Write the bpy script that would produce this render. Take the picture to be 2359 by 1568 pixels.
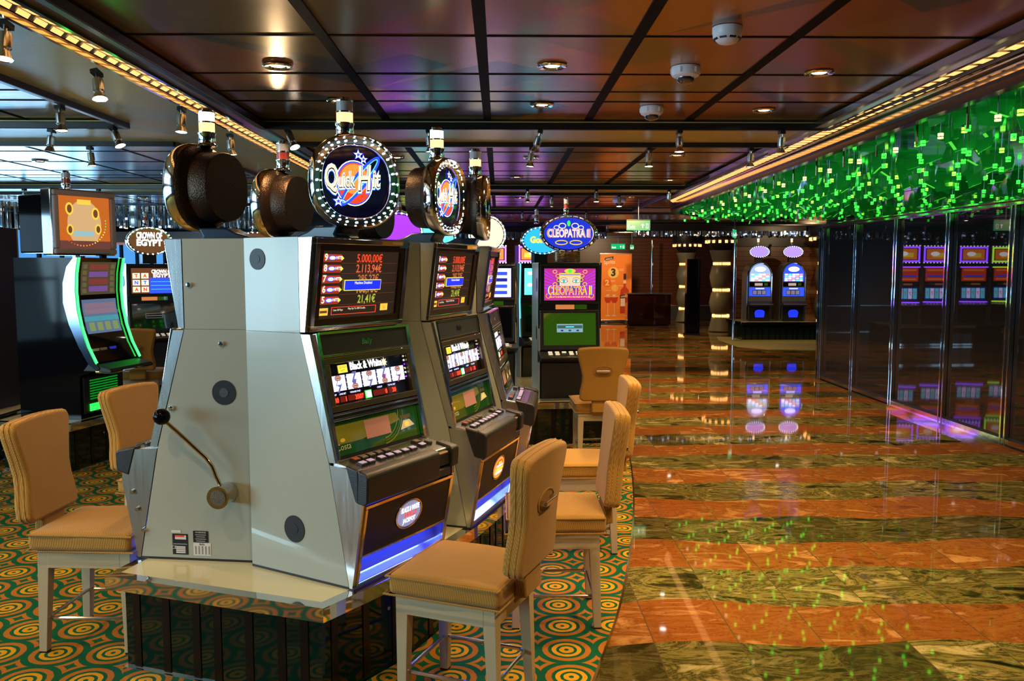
import bpy, bmesh, math, random
from mathutils import Vector, Matrix
random.seed(7)
PI = math.pi
R = math.radians
for o in list(bpy.data.objects): bpy.data.objects.remove(o)
S = bpy.context.scene
COL = S.collection

# ------------------------------------------------------------------ camera
EYE = 1.70
FPX = 1950.0
cam_d = bpy.data.cameras.new('camera'); cam = bpy.data.objects.new('camera', cam_d); COL.objects.link(cam)
cam_d.sensor_width = 36.0; cam_d.sensor_fit = 'HORIZONTAL'; cam_d.lens = 36.0*FPX/2359.0
cam_d.clip_start = 0.05; cam_d.clip_end = 100
cam.location = (0, 0, EYE)
cam.rotation_euler = (R(90-4.953), 0, R(-0.8635))
S.camera = cam
# ------------------------------------------------------------------ world and exposure
w = bpy.data.worlds.new('world'); S.world = w; w.use_nodes = True
w.node_tree.nodes['Background'].inputs[0].default_value = (0.5, 0.42, 0.34, 1)
w.node_tree.nodes['Background'].inputs[1].default_value = 0.07
S.view_settings.view_transform = 'Standard'; S.view_settings.look = 'None'
S.view_settings.exposure = 0.0; S.view_settings.gamma = 1.0; S.view_settings.use_curve_mapping = False

def area(name, loc, target, size, power, color, sy=None):
    l = bpy.data.lights.new(name, 'AREA'); l.energy = power; l.color = color; l.size = size
    l.shape = 'RECTANGLE'; l.size_y = sy or size
    o = bpy.data.objects.new(name, l); COL.objects.link(o); o.location = loc
    o.rotation_euler = (Vector(target)-Vector(loc)).to_track_quat('-Z', 'Y').to_euler()
    return o
def spot(name, loc, target, power, color, angle=70, blend=.6, radius=.04, parent=None):
    l = bpy.data.lights.new(name, 'SPOT'); l.energy = power; l.color = color
    l.spot_size = R(angle); l.spot_blend = blend; l.shadow_soft_size = radius
    o = bpy.data.objects.new(name, l); COL.objects.link(o)
    o.location = loc
    o.rotation_euler = (Vector(target)-Vector(loc)).to_track_quat('-Z', 'Y').to_euler()
    return o
WARM = (1.0, .74, .42)
# daylight that falls in through the window band on the port side, hung just inside the panes
area('window_daylight', (-8.7, 13.0, 1.6), (-2, 11.0, 2.4), 7.0, 330, (.30, .62, 1.0), 1.5)
area('window_daylight', (-8.7, 1.0, 1.6), (0, 3.2, 1.2), 8.0, 540, (.50, .82, 1.0), 1.5)

# ------------------------------------------------------------------ materials
MC = {}
def newmat(name):
    m = bpy.data.materials.new(name); m.use_nodes = True
    return m, m.node_tree.nodes, m.node_tree.links, m.node_tree.nodes['Principled BSDF']
def mat(name, col=(.5, .5, .5), rough=.5, metal=0., emit=None, es=0., coat=0., spec=.5, trans=0., ior=1.45, alpha=1.):
    if name in MC: return MC[name]
    m, n, l, b = newmat(name)
    b.inputs['Base Color'].default_value = (*col, 1); b.inputs['Roughness'].default_value = rough
    b.inputs['Metallic'].default_value = metal
    b.inputs['Specular IOR Level'].default_value = spec
    b.inputs['IOR'].default_value = ior
    b.inputs['Coat Weight'].default_value = coat
    b.inputs['Coat Roughness'].default_value = .03
    b.inputs['Transmission Weight'].default_value = trans
    if emit: b.inputs['Emission Color'].default_value = (*emit, 1); b.inputs['Emission Strength'].default_value = es
    MC[name] = m
    return m
def glow(name, col, s): return mat(name, (.02, .02, .02), .3, emit=col, es=s)
class NT:
    """tiny node helper"""
    def __init__(s, m): s.t = m.node_tree; s.n = s.t.nodes; s.l = s.t.links
    def v(s, x, node, i):
        if x is None: return
        if isinstance(x, (int, float)): node.inputs[i].default_value = x
        elif isinstance(x, tuple): node.inputs[i].default_value = x if len(x) != 3 or node.inputs[i].type != 'RGBA' else (*x, 1)
        else: s.l.new(x, node.inputs[i])
    def m(s, op, a, b=None, c=None):
        k = s.n.new('ShaderNodeMath'); k.operation = op
        for i, x in enumerate((a, b, c)): s.v(x, k, i)
        return k.outputs[0]
    def mix(s, f, a, b):
        k = s.n.new('ShaderNodeMix'); k.data_type = 'RGBA'
        s.v(f, k, 0); s.v(a, k, 6); s.v(b, k, 7)
        return k.outputs[2]
    def pos(s, kind='Position'):
        if kind == 'Position': return s.n.new('ShaderNodeNewGeometry').outputs['Position']
        return s.n.new('ShaderNodeTexCoord').outputs['Object']
    def xyz(s, p):
        k = s.n.new('ShaderNodeSeparateXYZ'); s.l.new(p, k.inputs[0]); return k.outputs
    def comb(s, x, y, z):
        k = s.n.new('ShaderNodeCombineXYZ')
        for i, q in enumerate((x, y, z)): s.v(q, k, i)
        return k.outputs[0]
    def noise(s, p, scale, detail=2., rough=.5, out=0, dist=0.):
        k = s.n.new('ShaderNodeTexNoise'); s.l.new(p, k.inputs['Vector']); k.inputs['Scale'].default_value = scale
        k.inputs['Detail'].default_value = detail; k.inputs['Roughness'].default_value = rough; k.inputs['Distortion'].default_value = dist
        return k.outputs[out]
    def white(s, p):
        k = s.n.new('ShaderNodeTexWhiteNoise'); k.noise_dimensions = '3D'; s.l.new(p, k.inputs['Vector']); return k.outputs
    def ramp(s, f, pts, const=False):
        k = s.n.new('ShaderNodeValToRGB'); s.l.new(f, k.inputs[0]); r = k.color_ramp
        if const: r.interpolation = 'CONSTANT'
        while len(r.elements) < len(pts): r.elements.new(.5)
        for e, (p, c) in zip(r.elements, pts): e.position = p; e.color = (*c, 1)
        return k.outputs[0]
    def bump(s, hgt, b, st=.3, d=.01):
        k = s.n.new('ShaderNodeBump'); k.inputs['Strength'].default_value = st; k.inputs['Distance'].default_value = d
        s.l.new(hgt, k.inputs['Height']); s.l.new(k.outputs[0], b.inputs['Normal'])

def m_carpet():
    m, n, l, b = newmat('ring_carpet'); t = NT(m); x, y, z = t.xyz(t.pos())
    P = .25
    wob = t.noise(t.pos(), 60, 1)
    def cell(v, off):
        q = t.m('DIVIDE', t.m('ADD', v, off), P)
        return t.m('MULTIPLY', t.m('SUBTRACT', t.m('FRACT', q), .5), P)
    u = cell(x, .125-.047); v = cell(y, .125-.123)
    r = t.m('SQRT', t.m('ADD', t.m('MULTIPLY', u, u), t.m('MULTIPLY', v, v)))
    r = t.m('ADD', r, t.m('MULTIPLY', t.m('SUBTRACT', wob, .5), .004))
    G = (.006, .115, .045); Y = (.72, .36, .012); O = (.46, .165, .018)
    k = 1/.125
    ringc = t.ramp(t.m('MULTIPLY', r, k), [(0, G), (.085, Y), (.26, G), (.37, Y), (.53, G), (.66, O), (.86, G)], True)
    u2 = t.m('SUBTRACT', .125, t.m('ABSOLUTE', u)); v2 = t.m('SUBTRACT', .125, t.m('ABSOLUTE', v))
    st = t.m('ADD', t.m('POWER', t.m('MAXIMUM', u2, 0.), .72), t.m('POWER', t.m('MAXIMUM', v2, 0.), .72))
    star = t.ramp(st, [(0, (0, 0, 0)), (.088, (1, 1, 1)), (.150, (0, 0, 0))], True)
    far = t.m('GREATER_THAN', r, .1085)
    c = t.mix(t.m('MULTIPLY', star, far), ringc, O)
    pile = t.noise(t.pos(), 420, 2)
    c = t.mix(t.m('MULTIPLY', pile, .5), c, t.mix(.6, c, (.004, .012, .006)))
    l.new(c, b.inputs['Base Color']); b.inputs['Roughness'].default_value = .95; b.inputs['Specular IOR Level'].default_value = .1
    t.bump(pile, b, .6, .004)
    return m
def m_marble():
    m, n, l, b = newmat('banded_marble'); t = NT(m); p = t.pos(); x, y, z = t.xyz(p)
    # wavy bands running across the hall, tiles along them
    ph = t.m('ADD', t.m('MULTIPLY', x, 2*PI/1.16), t.m('MULTIPLY', t.m('FLOOR', t.m('MULTIPLY', y, 1.04)), 0.))
    wave = t.m('MULTIPLY', t.m('SINE', ph), .034)
    ys = t.m('ADD', y, wave)
    q = t.m('DIVIDE', t.m('ADD', ys, .175), .965)
    f = t.m('FRACT', q); row = t.m('FLOOR', q)
    wave2 = t.m('MULTIPLY', t.m('SINE', t.m('ADD', t.m('MULTIPLY', ph, .62), 1.3)), .045)
    green = t.m('GREATER_THAN', t.m('ADD', f, wave2), .47)
    rowi = t.m('ADD', t.m('MULTIPLY', row, 2.), green)
    tx = t.m('DIVIDE', t.m('ADD', x, .07), .385)
    ti = t.m('FLOOR', tx)
    wn = t.white(t.comb(ti, rowi, 0.))
    rnd = wn[0]
    # veins
    sh = t.comb(t.m('ADD', x, t.m('MULTIPLY', rnd, 31.)), t.m('MULTIPLY', y, 2.2), t.m('MULTIPLY', rowi, 3.))
    n1 = t.m('ADD', t.m('MULTIPLY', t.noise(sh, 2.6, 12, .66, dist=1.1), .80), t.m('MULTIPLY', t.noise(sh, .9, 2, .5, dist=.5), .20)); n2 = t.noise(t.pos(), 30, 6, .8)
    gcol = t.ramp(n1, [(.37, (.008, .010, .004)), (.43, (.05, .048, .010)), (.48, (.27, .23, .06)), (.525, (.055, .052, .012)), (.56, (.22, .19, .05)), (.62, (.50, .42, .18))])
    gcol = t.mix(t.m('MULTIPLY', t.m('POWER', rnd, 2.), .75), gcol, (.022, .020, .006))
    ocol = t.ramp(n1, [(.36, (.12, .040, .006)), (.45, (.33, .130, .026)), (.52, (.22, .074, .012)), (.61, (.58, .30, .10))])
    ocol = t.mix(t.m('MULTIPLY', rnd, .55), ocol, (.21, .052, .009))
    speck = t.ramp(n2, [(.36, (.35, .30, .25)), (.46, (1, 1, 1))])
    c = t.mix(green, ocol, gcol)
    mm = n.new('ShaderNodeMix'); mm.data_type = 'RGBA'; mm.blend_type = 'MULTIPLY'; mm.inputs[0].default_value = .6
    l.new(c, mm.inputs[6]); l.new(speck, mm.inputs[7]); c = mm.outputs[2]
    fx = t.m('FRACT', tx); edge = t.m('LESS_THAN', fx, .014)
    fy = t.m('LESS_THAN', t.m('ABSOLUTE', t.m('SUBTRACT', f, .47)), .004)
    c = t.mix(t.m('MAXIMUM', edge, t.m('MULTIPLY', fy, .0)), c, (.10, .07, .03))
    l.new(c, b.inputs['Base Color']); b.inputs['Roughness'].default_value = .035
    b.inputs['Specular IOR Level'].default_value = .6
    return m
def m_ceiling(name, cols, metal=.75, rough=.2):
    m, n, l, b = newmat(name); t = NT(m); p = t.pos(); x, y, z = t.xyz(p)
    # large faceted lozenges printed across the brushed panels
    A = 1.9
    def tri(v, per):
        return t.m('ABSOLUTE', t.m('SUBTRACT', t.m('FRACT', t.m('DIVIDE', v, per)), .5))
    k1 = t.m('FLOOR', t.m('DIVIDE', t.m('ADD', t.m('MULTIPLY', y, 1.0), t.m('MULTIPLY', tri(x, 1.4), 1.3)), .55))
    k2 = t.m('FLOOR', t.m('DIVIDE', t.m('SUBTRACT', x, t.m('MULTIPLY', tri(y, 1.1), .9)), .7))
    wn = t.white(t.comb(k1, k2, 0.))
    base = t.ramp(wn[0], cols, True)
    st = t.noise(t.comb(t.m('MULTIPLY', x, .6), t.m('MULTIPLY', y, 14.), 0.), 3, 3)
    base = t.mix(t.m('MULTIPLY', st, .15), base, (.01, .008, .006))
    l.new(base, b.inputs['Base Color']); b.inputs['Metallic'].default_value = metal
    rr = t.m('ADD', rough, t.m('MULTIPLY', st, .12)); l.new(rr, b.inputs['Roughness'])
    wv = t.noise(t.pos(), 2.2, 1)
    t.bump(wv, b, .05, .05)
    return m
def m_fabric(name, c1, c2):
    m, n, l, b = newmat(name); t = NT(m); p = t.pos('Object'); x, y, z = t.xyz(p)
    s = 620.
    a = t.m('SINE', t.m('MULTIPLY', t.m('ADD', t.m('ADD', x, y), z), s)); c = t.m('SINE', t.m('MULTIPLY', t.m('SUBTRACT', z, y), s*1.2))
    w = t.m('MULTIPLY', t.m('ADD', t.m('MULTIPLY', a, c), 1.), .5)
    nz = t.noise(p, 8, 2)
    base = t.mix(w, c1, c2); base = t.mix(t.m('MULTIPLY', nz, .25), base, c1)
    l.new(base, b.inputs['Base Color']); b.inputs['Roughness'].default_value = .85
    b.inputs['Sheen Weight'].default_value = .2
    t.bump(w, b, .5, .002)
    return m
def m_brushed(name, col, rough=.28, sc=90):
    m, n, l, b = newmat(name); t = NT(m); p = t.pos('Object'); x, y, z = t.xyz(p)
    st = t.noise(t.comb(t.m('MULTIPLY', x, 1.), t.m('MULTIPLY', y, 1.), t.m('MULTIPLY', z, .05)), sc, 3)
    b.inputs['Base Color'].default_value = (*col, 1); b.inputs['Metallic'].default_value = 1.
    l.new(t.m('ADD', rough-.06, t.m('MULTIPLY', st, .14)), b.inputs['Roughness'])
    return m
def m_wood(name, c1, c2, horiz=True):
    m, n, l, b = newmat(name); t = NT(m); x, y, z = t.xyz(t.pos())
    g = t.noise(t.comb(t.m('MULTIPLY', x, 1.2), t.m('MULTIPLY', y, 1.2), t.m('MULTIPLY', z, 22.)), 2.0, 4)
    gap = t.m('LESS_THAN', t.m('FRACT', t.m('DIVIDE', z, .115)), .10)
    c = t.mix(g, c1, c2); c = t.mix(gap, c, (.004, .002, .001))
    l.new(c, b.inputs['Base Color']); b.inputs['Roughness'].default_value = .32
    return m
def m_textured(name, col, rough, metal=0., sc=220, st=.5, spec=.5):
    m, n, l, b = newmat(name); t = NT(m)
    b.inputs['Base Color'].default_value = (*col, 1); b.inputs['Roughness'].default_value = rough; b.inputs['Metallic'].default_value = metal
    b.inputs['Specular IOR Level'].default_value = spec
    t.bump(t.noise(t.pos('Object'), sc, 2), b, st, .003)
    return m

CARPET = m_carpet(); MARBLE = m_marble()
CEIL = m_ceiling('brown_metal_panels', [(0, (.42, .13, .035)), (.26, (.15, .10, .05)), (.45, (.46, .19, .035)), (.64, (.28, .18, .045)), (.82, (.10, .09, .07))], .5, .17)
BAND = m_ceiling('olive_gold_panels', [(0, (.60, .46, .09)), (.4, (.52, .42, .10)), (.7, (.50, .44, .15)), (.88, (.42, .42, .20))], .10, .30)
FAB = m_fabric('honey_weave', (.23, .095, .004), (.53, .31, .045))
CREAM = mat('cream_paint', (.46, .39, .24), .38)
CHROME = mat('chrome', (.85, .86, .88), .07, 1.)
CHROMED = mat('satin_chrome', (.62, .62, .63), .22, 1.)
BRASS = mat('warm_chrome', (.80, .62, .34), .12, 1.)
STEEL = m_brushed('brushed_steel', (.62, .63, .64), .24)
GREY = mat('cabinet_grey', (.345, .375, .315), .30, coat=.35)
DKGREY = mat('dark_grey_panel', (.07, .075, .08), .35)
BLACK = mat('black_plastic', (.008, .008, .009), .45)
GLOSSB = mat('gloss_black', (.003, .003, .004), .06, spec=.14)
SOFTB = m_textured('black_leatherette', (.012, .012, .014), .42, 0., 300, .3)
WRINK = m_textured('wrinkle_bronze', (.060, .036, .024), .32, .8, 170, .7)
SEAM = mat('seam_black', (.01, .01, .012), .5)
TOPC = mat('cream_laminate', (.62, .60, .38), .16, coat=.6)
PLINTH = mat('dark_green_glass', (.003, .014, .009), .05, spec=.55)
RAIL = mat('black_rail', (.012, .010, .010), .3)
MIRROR = mat('mirror_steel', (.80, .80, .78), .045, 1.)
WOODR = m_wood('red_slat_wood', (.075, .016, .006), (.17, .045, .014))
WOODB = m_wood('brown_slat_wood', (.08, .028, .012), (.18, .075, .03))
DARKW = mat('dark_wall', (.012, .010, .012), .35)
WHITE = mat('white_plastic', (.72, .72, .78), .35)
E_WHITE = glow('lamp_white', (1., .93, .82), 14.)
E_SPOT = glow('spot_lamp', (1., .86, .68), 22.)
E_STRIP = glow('strip_amber', (1., .47, .13), 1.9)
E_BULB = glow('bulb_cool', (.80, .92, 1.), 4.)
E_BULBW = glow('bulb_warm', (1., .85, .6), 7.)
E_CANW = glow('candle_white', (1., .80, .55), 3.2)
E_CANO = glow('candle_orange', (1., .48, .20), 2.4)
CLEARC = mat('candle_clear', (.62, .60, .62), .12, coat=.6)
CANRED = mat('candle_red', (.42, .06, .05), .15, coat=.6)

# ------------------------------------------------------------------ mesh builder
TXT = {}
def text_mesh(s, bold=0.):
    key = (s, bold)
    if key in TXT: return TXT[key]
    c = bpy.data.curves.new('lettering', 'FONT'); c.body = s; c.size = 1.; c.resolution_u = 3
    c.align_x = 'LEFT'; c.offset = bold
    o = bpy.data.objects.new('lettering', c)
    me = o.to_mesh()
    vs = [v.co.copy() for v in me.vertices]; fs = [tuple(p.vertices) for p in me.polygons]
    o.to_mesh_clear(); bpy.data.objects.remove(o); bpy.data.curves.remove(c)
    if vs:
        x0 = min(v.x for v in vs); x1 = max(v.x for v in vs); y0 = min(v.y for v in vs); y1 = max(v.y for v in vs)
    else: x0, x1, y0, y1 = 0, 1, 0, 1
    TXT[key] = (vs, fs, x0, x1, y0, y1)
    return TXT[key]
class MB:
    def __init__(s): s.v = []; s.f = []; s.mi = []; s.mats = []; s.F = None; s.M = None
    def mid(s, m):
        if m not in s.mats: s.mats.append(m)
        return s.mats.index(m)
    def add(s, vs, fs, m):
        k = len(s.v); i = s.mid(m)
        s.v += [(s.M @ Vector(v)) if s.M else Vector(v) for v in vs]
        for f in fs: s.f.append(tuple(a+k for a in f)); s.mi.append(i)
        return s
    def box(s, x0, y0, z0, x1, y1, z1, m):
        vs = [(x, y, z) for x in (x0, x1) for y in (y0, y1) for z in (z0, z1)]
        return s.add(vs, [(0, 1, 3, 2), (4, 6, 7, 5), (0, 4, 5, 1), (2, 3, 7, 6), (0, 2, 6, 4), (1, 5, 7, 3)], m)
    def prism(s, pts, a, b, m, ax='y'):
        """polygon in the plane across ax, extruded a..b.  ax y: pts=(x,z); x: (y,z); z: (x,y)"""
        def P(p, t):
            return {'y': (p[0], t, p[1]), 'x': (t, p[0], p[1]), 'z': (p[0], p[1], t)}[ax]
        n = len(pts); vs = [P(p, a) for p in pts]+[P(p, b) for p in pts]
        fs = [tuple(range(n))[::-1], tuple(range(n, 2*n))]+[(i, (i+1) % n, (i+1) % n+n, i+n) for i in range(n)]
        if ax == 'y': fs = [f[::-1] for f in fs]
        return s.add(vs, fs, m)
    def cyl(s, p0, p1, r, m, seg=16, r1=None, cap=True):
        p0 = Vector(p0); p1 = Vector(p1); d = (p1-p0).normalized(); r1 = r if r1 is None else r1
        a = d.orthogonal().normalized(); b = d.cross(a)
        vs = []; fs = []
        for p, q in ((p0, r), (p1, r1)):
            for i in range(seg):
                t = 2*PI*i/seg; vs.append(p+(a*math.cos(t)+b*math.sin(t))*q)
        fs = [(i, (i+1) % seg, (i+1) % seg+seg, i+seg) for i in range(seg)]
        if cap: fs += [tuple(range(seg))[::-1], tuple(range(seg, 2*seg))]
        return s.add(vs, fs, m)
    def tube(s, pts, r, m, seg=8, closed=False):
        pts = [Vector(p) for p in pts]; n = len(pts); vs = []; fs = []
        prev = None
        for i, p in enumerate(pts):
            a = pts[i-1] if (i > 0 or closed) else p; c = pts[(i+1) % n] if (i < n-1 or closed) else p
            d = (c-a).normalized()
            if prev is None: u = d.orthogonal().normalized()
            else: u = (prev-d*prev.dot(d)).normalized()
            prev = u; w = d.cross(u)
            for k in range(seg):
                t = 2*PI*k/seg; vs.append(p+(u*math.cos(t)+w*math.sin(t))*r)
        for i in range(n if closed else n-1):
            j = (i+1) % n
            for k in range(seg):
                fs.append((i*seg+k, i*seg+(k+1) % seg, j*seg+(k+1) % seg, j*seg+k))
        if not closed: fs += [tuple(range(seg))[::-1], tuple((n-1)*seg+k for k in range(seg))]
        return s.add(vs, fs, m)
    def lathe(s, prof, c, m, seg=24, axis='z', sx=1., sy=1., mats=None):
        """prof = [(r,h)...] around axis through c; sx, sy squash the circle"""
        c = Vector(c); vs = []
        for r, h in prof:
            for i in range(seg):
                t = 2*PI*i/seg; a = r*math.cos(t)*sx; b = r*math.sin(t)*sy
                vs.append(c+(Vector((a, b, h)) if axis == 'z' else Vector((h, a, b))))
        n = len(prof)
        for j in range(n-1):
            fs = [(j*seg+i, j*seg+(i+1) % seg, (j+1)*seg+(i+1) % seg, (j+1)*seg+i) for i in range(seg)]
            k = [tuple(q) for q in fs]
            mm = mats[j] if mats else m
            base = len(s.v)
            idx = sorted(set(a for f in k for a in f)); mp = {a: b for b, a in enumerate(idx)}
            s.add([vs[a] for a in idx], [tuple(mp[a] for a in f) for f in k], mm)
        if prof[0][0] > 1e-6: s.add(vs[:seg], [tuple(range(seg))[::-1]], mats[0] if mats else m)
        if prof[-1][0] > 1e-6: s.add(vs[-seg:], [tuple(range(seg))], mats[-1] if mats else m)
        return s
    def sphere(s, c, r, m, seg=14, rings=8):
        return s.lathe([(max(1e-7, r*math.sin(PI*i/rings)), -r*math.cos(PI*i/rings)) for i in range(rings+1)], c, m, seg)
    # ---- flat artwork laid on a plane: frame = origin, right, up
    def frame(s, o, ux, uy):
        ux = Vector(ux).normalized(); uy = Vector(uy).normalized(); s.F = (Vector(o), ux, uy, ux.cross(uy)); return s
    def P(s, x, y, h=0.):
        o, a, b, n = s.F; return o+a*x+b*y+n*h
    def poly(s, pts, m, h=.001):
        return s.add([s.P(x, y, h) for x, y in pts], [tuple(range(len(pts)))], m)
    def rect(s, x0, y0, x1, y1, m, h=.001): return s.poly([(x0, y0), (x1, y0), (x1, y1), (x0, y1)], m, h)
    def slab(s, x0, y0, x1, y1, h0, h1, m):
        vs = [s.P(x, y, h) for h in (h0, h1) for x, y in ((x0, y0), (x1, y0), (x1, y1), (x0, y1))]
        return s.add(vs, [(3, 2, 1, 0), (4, 5, 6, 7), (0, 1, 5, 4), (1, 2, 6, 5), (2, 3, 7, 6), (3, 0, 4, 7)], m)
    def rframe(s, x0, y0, x1, y1, w, h0, h1, m):
        s.slab(x0, y0, x1, y0+w, h0, h1, m); s.slab(x0, y1-w, x1, y1, h0, h1, m)
        s.slab(x0, y0+w, x0+w, y1-w, h0, h1, m); return s.slab(x1-w, y0+w, x1, y1-w, h0, h1, m)
    def ell(s, cx, cy, rx, ry, m, h=.001, seg=28, rot=0.):
        c, d = math.cos(rot), math.sin(rot); pts = []
        for i in range(seg):
            t = 2*PI*i/seg; a, b = rx*math.cos(t), ry*math.sin(t); pts.append((cx+a*c-b*d, cy+a*d+b*c))
        return s.poly(pts, m, h)
    def ering(s, cx, cy, rx, ry, w, m, h=.001, seg=28, rot=0., t0=0., t1=2*PI):
        c, d = math.cos(rot), math.sin(rot); vs = []; full = abs(t1-t0-2*PI) < 1e-6
        for k in (0, 1):
            for i in range(seg+1):
                t = t0+(t1-t0)*i/seg; a, b = (rx-w*k)*math.cos(t), (ry-w*k)*math.sin(t)
                vs.append(s.P(cx+a*c-b*d, cy+a*d+b*c, h))
        return s.add(vs, [(i, i+1, i+seg+2, i+seg+1) for i in range(seg)], m)
    def star(s, cx, cy, r, m, h=.001, n=5, q=.42, rot=PI/2):
        return s.poly([(cx+(r if i % 2 == 0 else r*q)*math.cos(rot+PI*i/n), cy+(r if i % 2 == 0 else r*q)*math.sin(rot+PI*i/n)) for i in range(2*n)], m, h)
    def text(s, st, x, y, hgt, m, h=.002, al='C', width=None, bold=0., skew=0., rot=0.):
        vs, fs, x0, x1, y0, y1 = text_mesh(st, bold)
        k = hgt/.7; kx = k
        if width: kx = width/max(1e-6, (x1-x0))
        W = (x1-x0)*kx; ox = {'C': -W/2, 'L': 0, 'R': -W}[al]
        c, d = math.cos(rot), math.sin(rot); out = []
        for v in vs:
            a = (v.x-x0)*kx+ox+skew*v.y*k; b = v.y*k
            out.append(s.P(x+a*c-b*d, y+a*d+b*c, h))
        return s.add(out, fs, m)
    def build(s, name, parent=None, smooth=0, bevel=0., bseg=2, sub=0):
        me = bpy.data.meshes.new(name); me.from_pydata([tuple(v) for v in s.v], [], s.f)
        for m in s.mats: me.materials.append(m)
        me.polygons.foreach_set('material_index', s.mi)
        me.update()
        o = bpy.data.objects.new(name, me); COL.objects.link(o)
        if parent: o.parent = parent
        if smooth:
            bm = bmesh.new(); bm.from_mesh(me); bmesh.ops.remove_doubles(bm, verts=bm.verts, dist=1e-5)
            bmesh.ops.recalc_face_normals(bm, faces=bm.faces) if smooth > 1 else None
            bm.to_mesh(me); bm.free()
            for p in me.polygons: p.use_smooth = True
            me.set_sharp_from_angle(angle=R(38))
        if bevel:
            b = o.modifiers.new('bevel', 'BEVEL'); b.width = bevel; b.segments = bseg; b.limit_method = 'ANGLE'; b.angle_limit = R(35)
        if sub:
            q = o.modifiers.new('subd', 'SUBSURF'); q.levels = sub; q.render_levels = sub
        return o
def empty(name, loc, rz=0.):
    o = bpy.data.objects.new(name, None); COL.objects.link(o); o.location = loc; o.rotation_euler = (0, 0, rz); o.empty_display_size = .1; return o
def tag(o, label, cat, group=None, kind=None):
    o['label'] = label; o['category'] = cat
    if group: o['group'] = group
    if kind: o['kind'] = kind
    return o
def struct(o): o['kind'] = 'structure'; return o
def copy_tree(o, parent=None):
    c = o.copy(); COL.objects.link(c)
    if parent: c.parent = parent
    for ch in list(o.children): copy_tree(ch, c)
    return c
def thing(name, loc, rz, label, cat, group=None): return tag(empty(name, loc, rz), label, cat, group)
def arcpts(cx, cy, r, a0, a1, n): return [(cx+r*math.cos(a0+(a1-a0)*i/n), cy+r*math.sin(a0+(a1-a0)*i/n)) for i in range(n+1)]
def rrect(x0, y0, x1, y1, r, n=4):
    return arcpts(x1-r, y0+r, r, -PI/2, 0, n)+arcpts(x1-r, y1-r, r, 0, PI/2, n)+arcpts(x0+r, y1-r, r, PI/2, PI, n)+arcpts(x0+r, y0+r, r, PI, 1.5*PI, n)

SEAMK = mat('ceiling_joint_black', (.003, .002, .002), .7, spec=.1)
ORD = ['first', 'second', 'third', 'fourth', 'fifth', 'sixth', 'seventh', 'eighth', 'ninth', 'tenth', 'eleventh', 'twelfth', 'thirteenth', 'fourteenth', 'fifteenth', 'sixteenth', 'seventeenth', 'eighteenth', 'nineteenth', 'twentieth']+['%dth' % k if k % 10 not in (1, 2, 3) else '%d%s' % (k, {1: 'st', 2: 'nd', 3: 'rd'}[k % 10]) for k in range(21, 60)]
# ================================================================== the room
CZ = 2.70
XL, XR0, XR, YB, YF = -9.0, 4.86, 9.2, -6.0, 28.0
b = MB(); b.box(XL, YB, -.06, XR, YF+.2, 0, MARBLE); struct(b.build('floor'))
b = MB(); b.box(XL, YB, CZ+.02, XR, YF+.2, CZ+.1, CEIL); struct(b.build('ceiling'))
# olive bands and rails divide the panelled bays
BY = [(6.0, 6.85), (10.55, 11.4), (14.7, 15.45), (18.9, 19.6), (23.0, 23.7)]
XB = (-2.57, -1.64)
b = MB()
for y0, y1 in BY: b.box(XL, y0, CZ-.012, 2.3 if y0 < 12 else XR, y1, CZ+.01, BAND)
b.box(XB[0], YB, CZ-.013, XB[1], YF, CZ+.008, BAND)
struct(b.build('trim_1'))
b = MB()
ys = [YB]+[v for p in BY for v in p]+[YF]
bays_y = [(ys[i], ys[i+1]) for i in range(0, len(ys), 2)]
for y0, y1 in bays_y:
    for x0, x1 in ((XL, XB[0]), (XB[1], 2.3 if y0 < 12 else XR)):
        for a in (y0, y1): b.box(x0, a-.02, CZ-.05, x1, a+.02, CZ-.001, RAIL)
        for a in (x0, x1): b.box(a-.02, y0, CZ-.05, a+.02, y1, CZ-.001, RAIL)
struct(b.build('trim_2', bevel=.004))
b = MB()
for y0, y1 in bays_y:
    if y1 > 20: continue
    yy = y1-.66
    while yy > max(y0, 0)+.1: b.box(XL, yy-.009, CZ+.0165, 2.3, yy+.009, CZ+.021, SEAMK); yy -= .745
    b.box(XL, y1-.66-.30, CZ+.0165, 2.3, y1-.66-.292, CZ+.021, SEAMK)
for x in (-.78, -.08, .62, 1.32): b.box(x-.026, YB, CZ+.014, x+.026, 22.9, CZ+.021, SEAMK)
for k in range(8):
    x = -3.27-.745*k; b.box(x-.012, YB, CZ+.016, x+.012, 22.9, CZ+.021, SEAMK)
struct(b.build('trim_3'))
# walls
b = MB(); b.box(XL-.1, YF, 0, XR, YF+.1, 2.8, WOODR); b.box(XL, YF-.04, 0, XR, YF, .42, DKGREY); b.box(XL, YF-.05, .42, XR, YF, .45, CHROMED); struct(b.build('wall_back'))
b = MB(); b.box(XL, YB-.1, 0, XR, YB, 2.8, DARKW); struct(b.build('wall_front'))
b = MB(); b.box(XR, YB, 0, XR+.1, YF, 2.8, WOODR); struct(b.build('wall_right'))
b = MB()
b.box(XL-.12, YB, 0, XL, YF, .55, DARKW); b.box(XL-.12, YB, 2.45, XL, YF, 2.8, DARKW); 
struct(b.build('wall_left'))
WIN = glow('daylight_pane', (.42, .74, 1.), 2.3)
for k in range(9):
    y0 = YB+.1+k*3.65; wb = MB(); wb.box(XL-.10, y0, .55, XL-.08, y0+3.5, 2.45, WIN if k < 5 else glow('dim_daylight_pane', (.10, .42, 1.), .9))
    for q in range(5): wb.box(XL-.1, y0+q*.875-.04, .55, XL-.02, y0+q*.875+.04, 2.45, DARKW)
    for z in (.55, 1.5, 2.4): wb.box(XL-.1, y0, z, XL-.03, y0+3.5, z+.05, DARKW)
    struct(wb.build('window_%d' % (k+1)))
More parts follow.
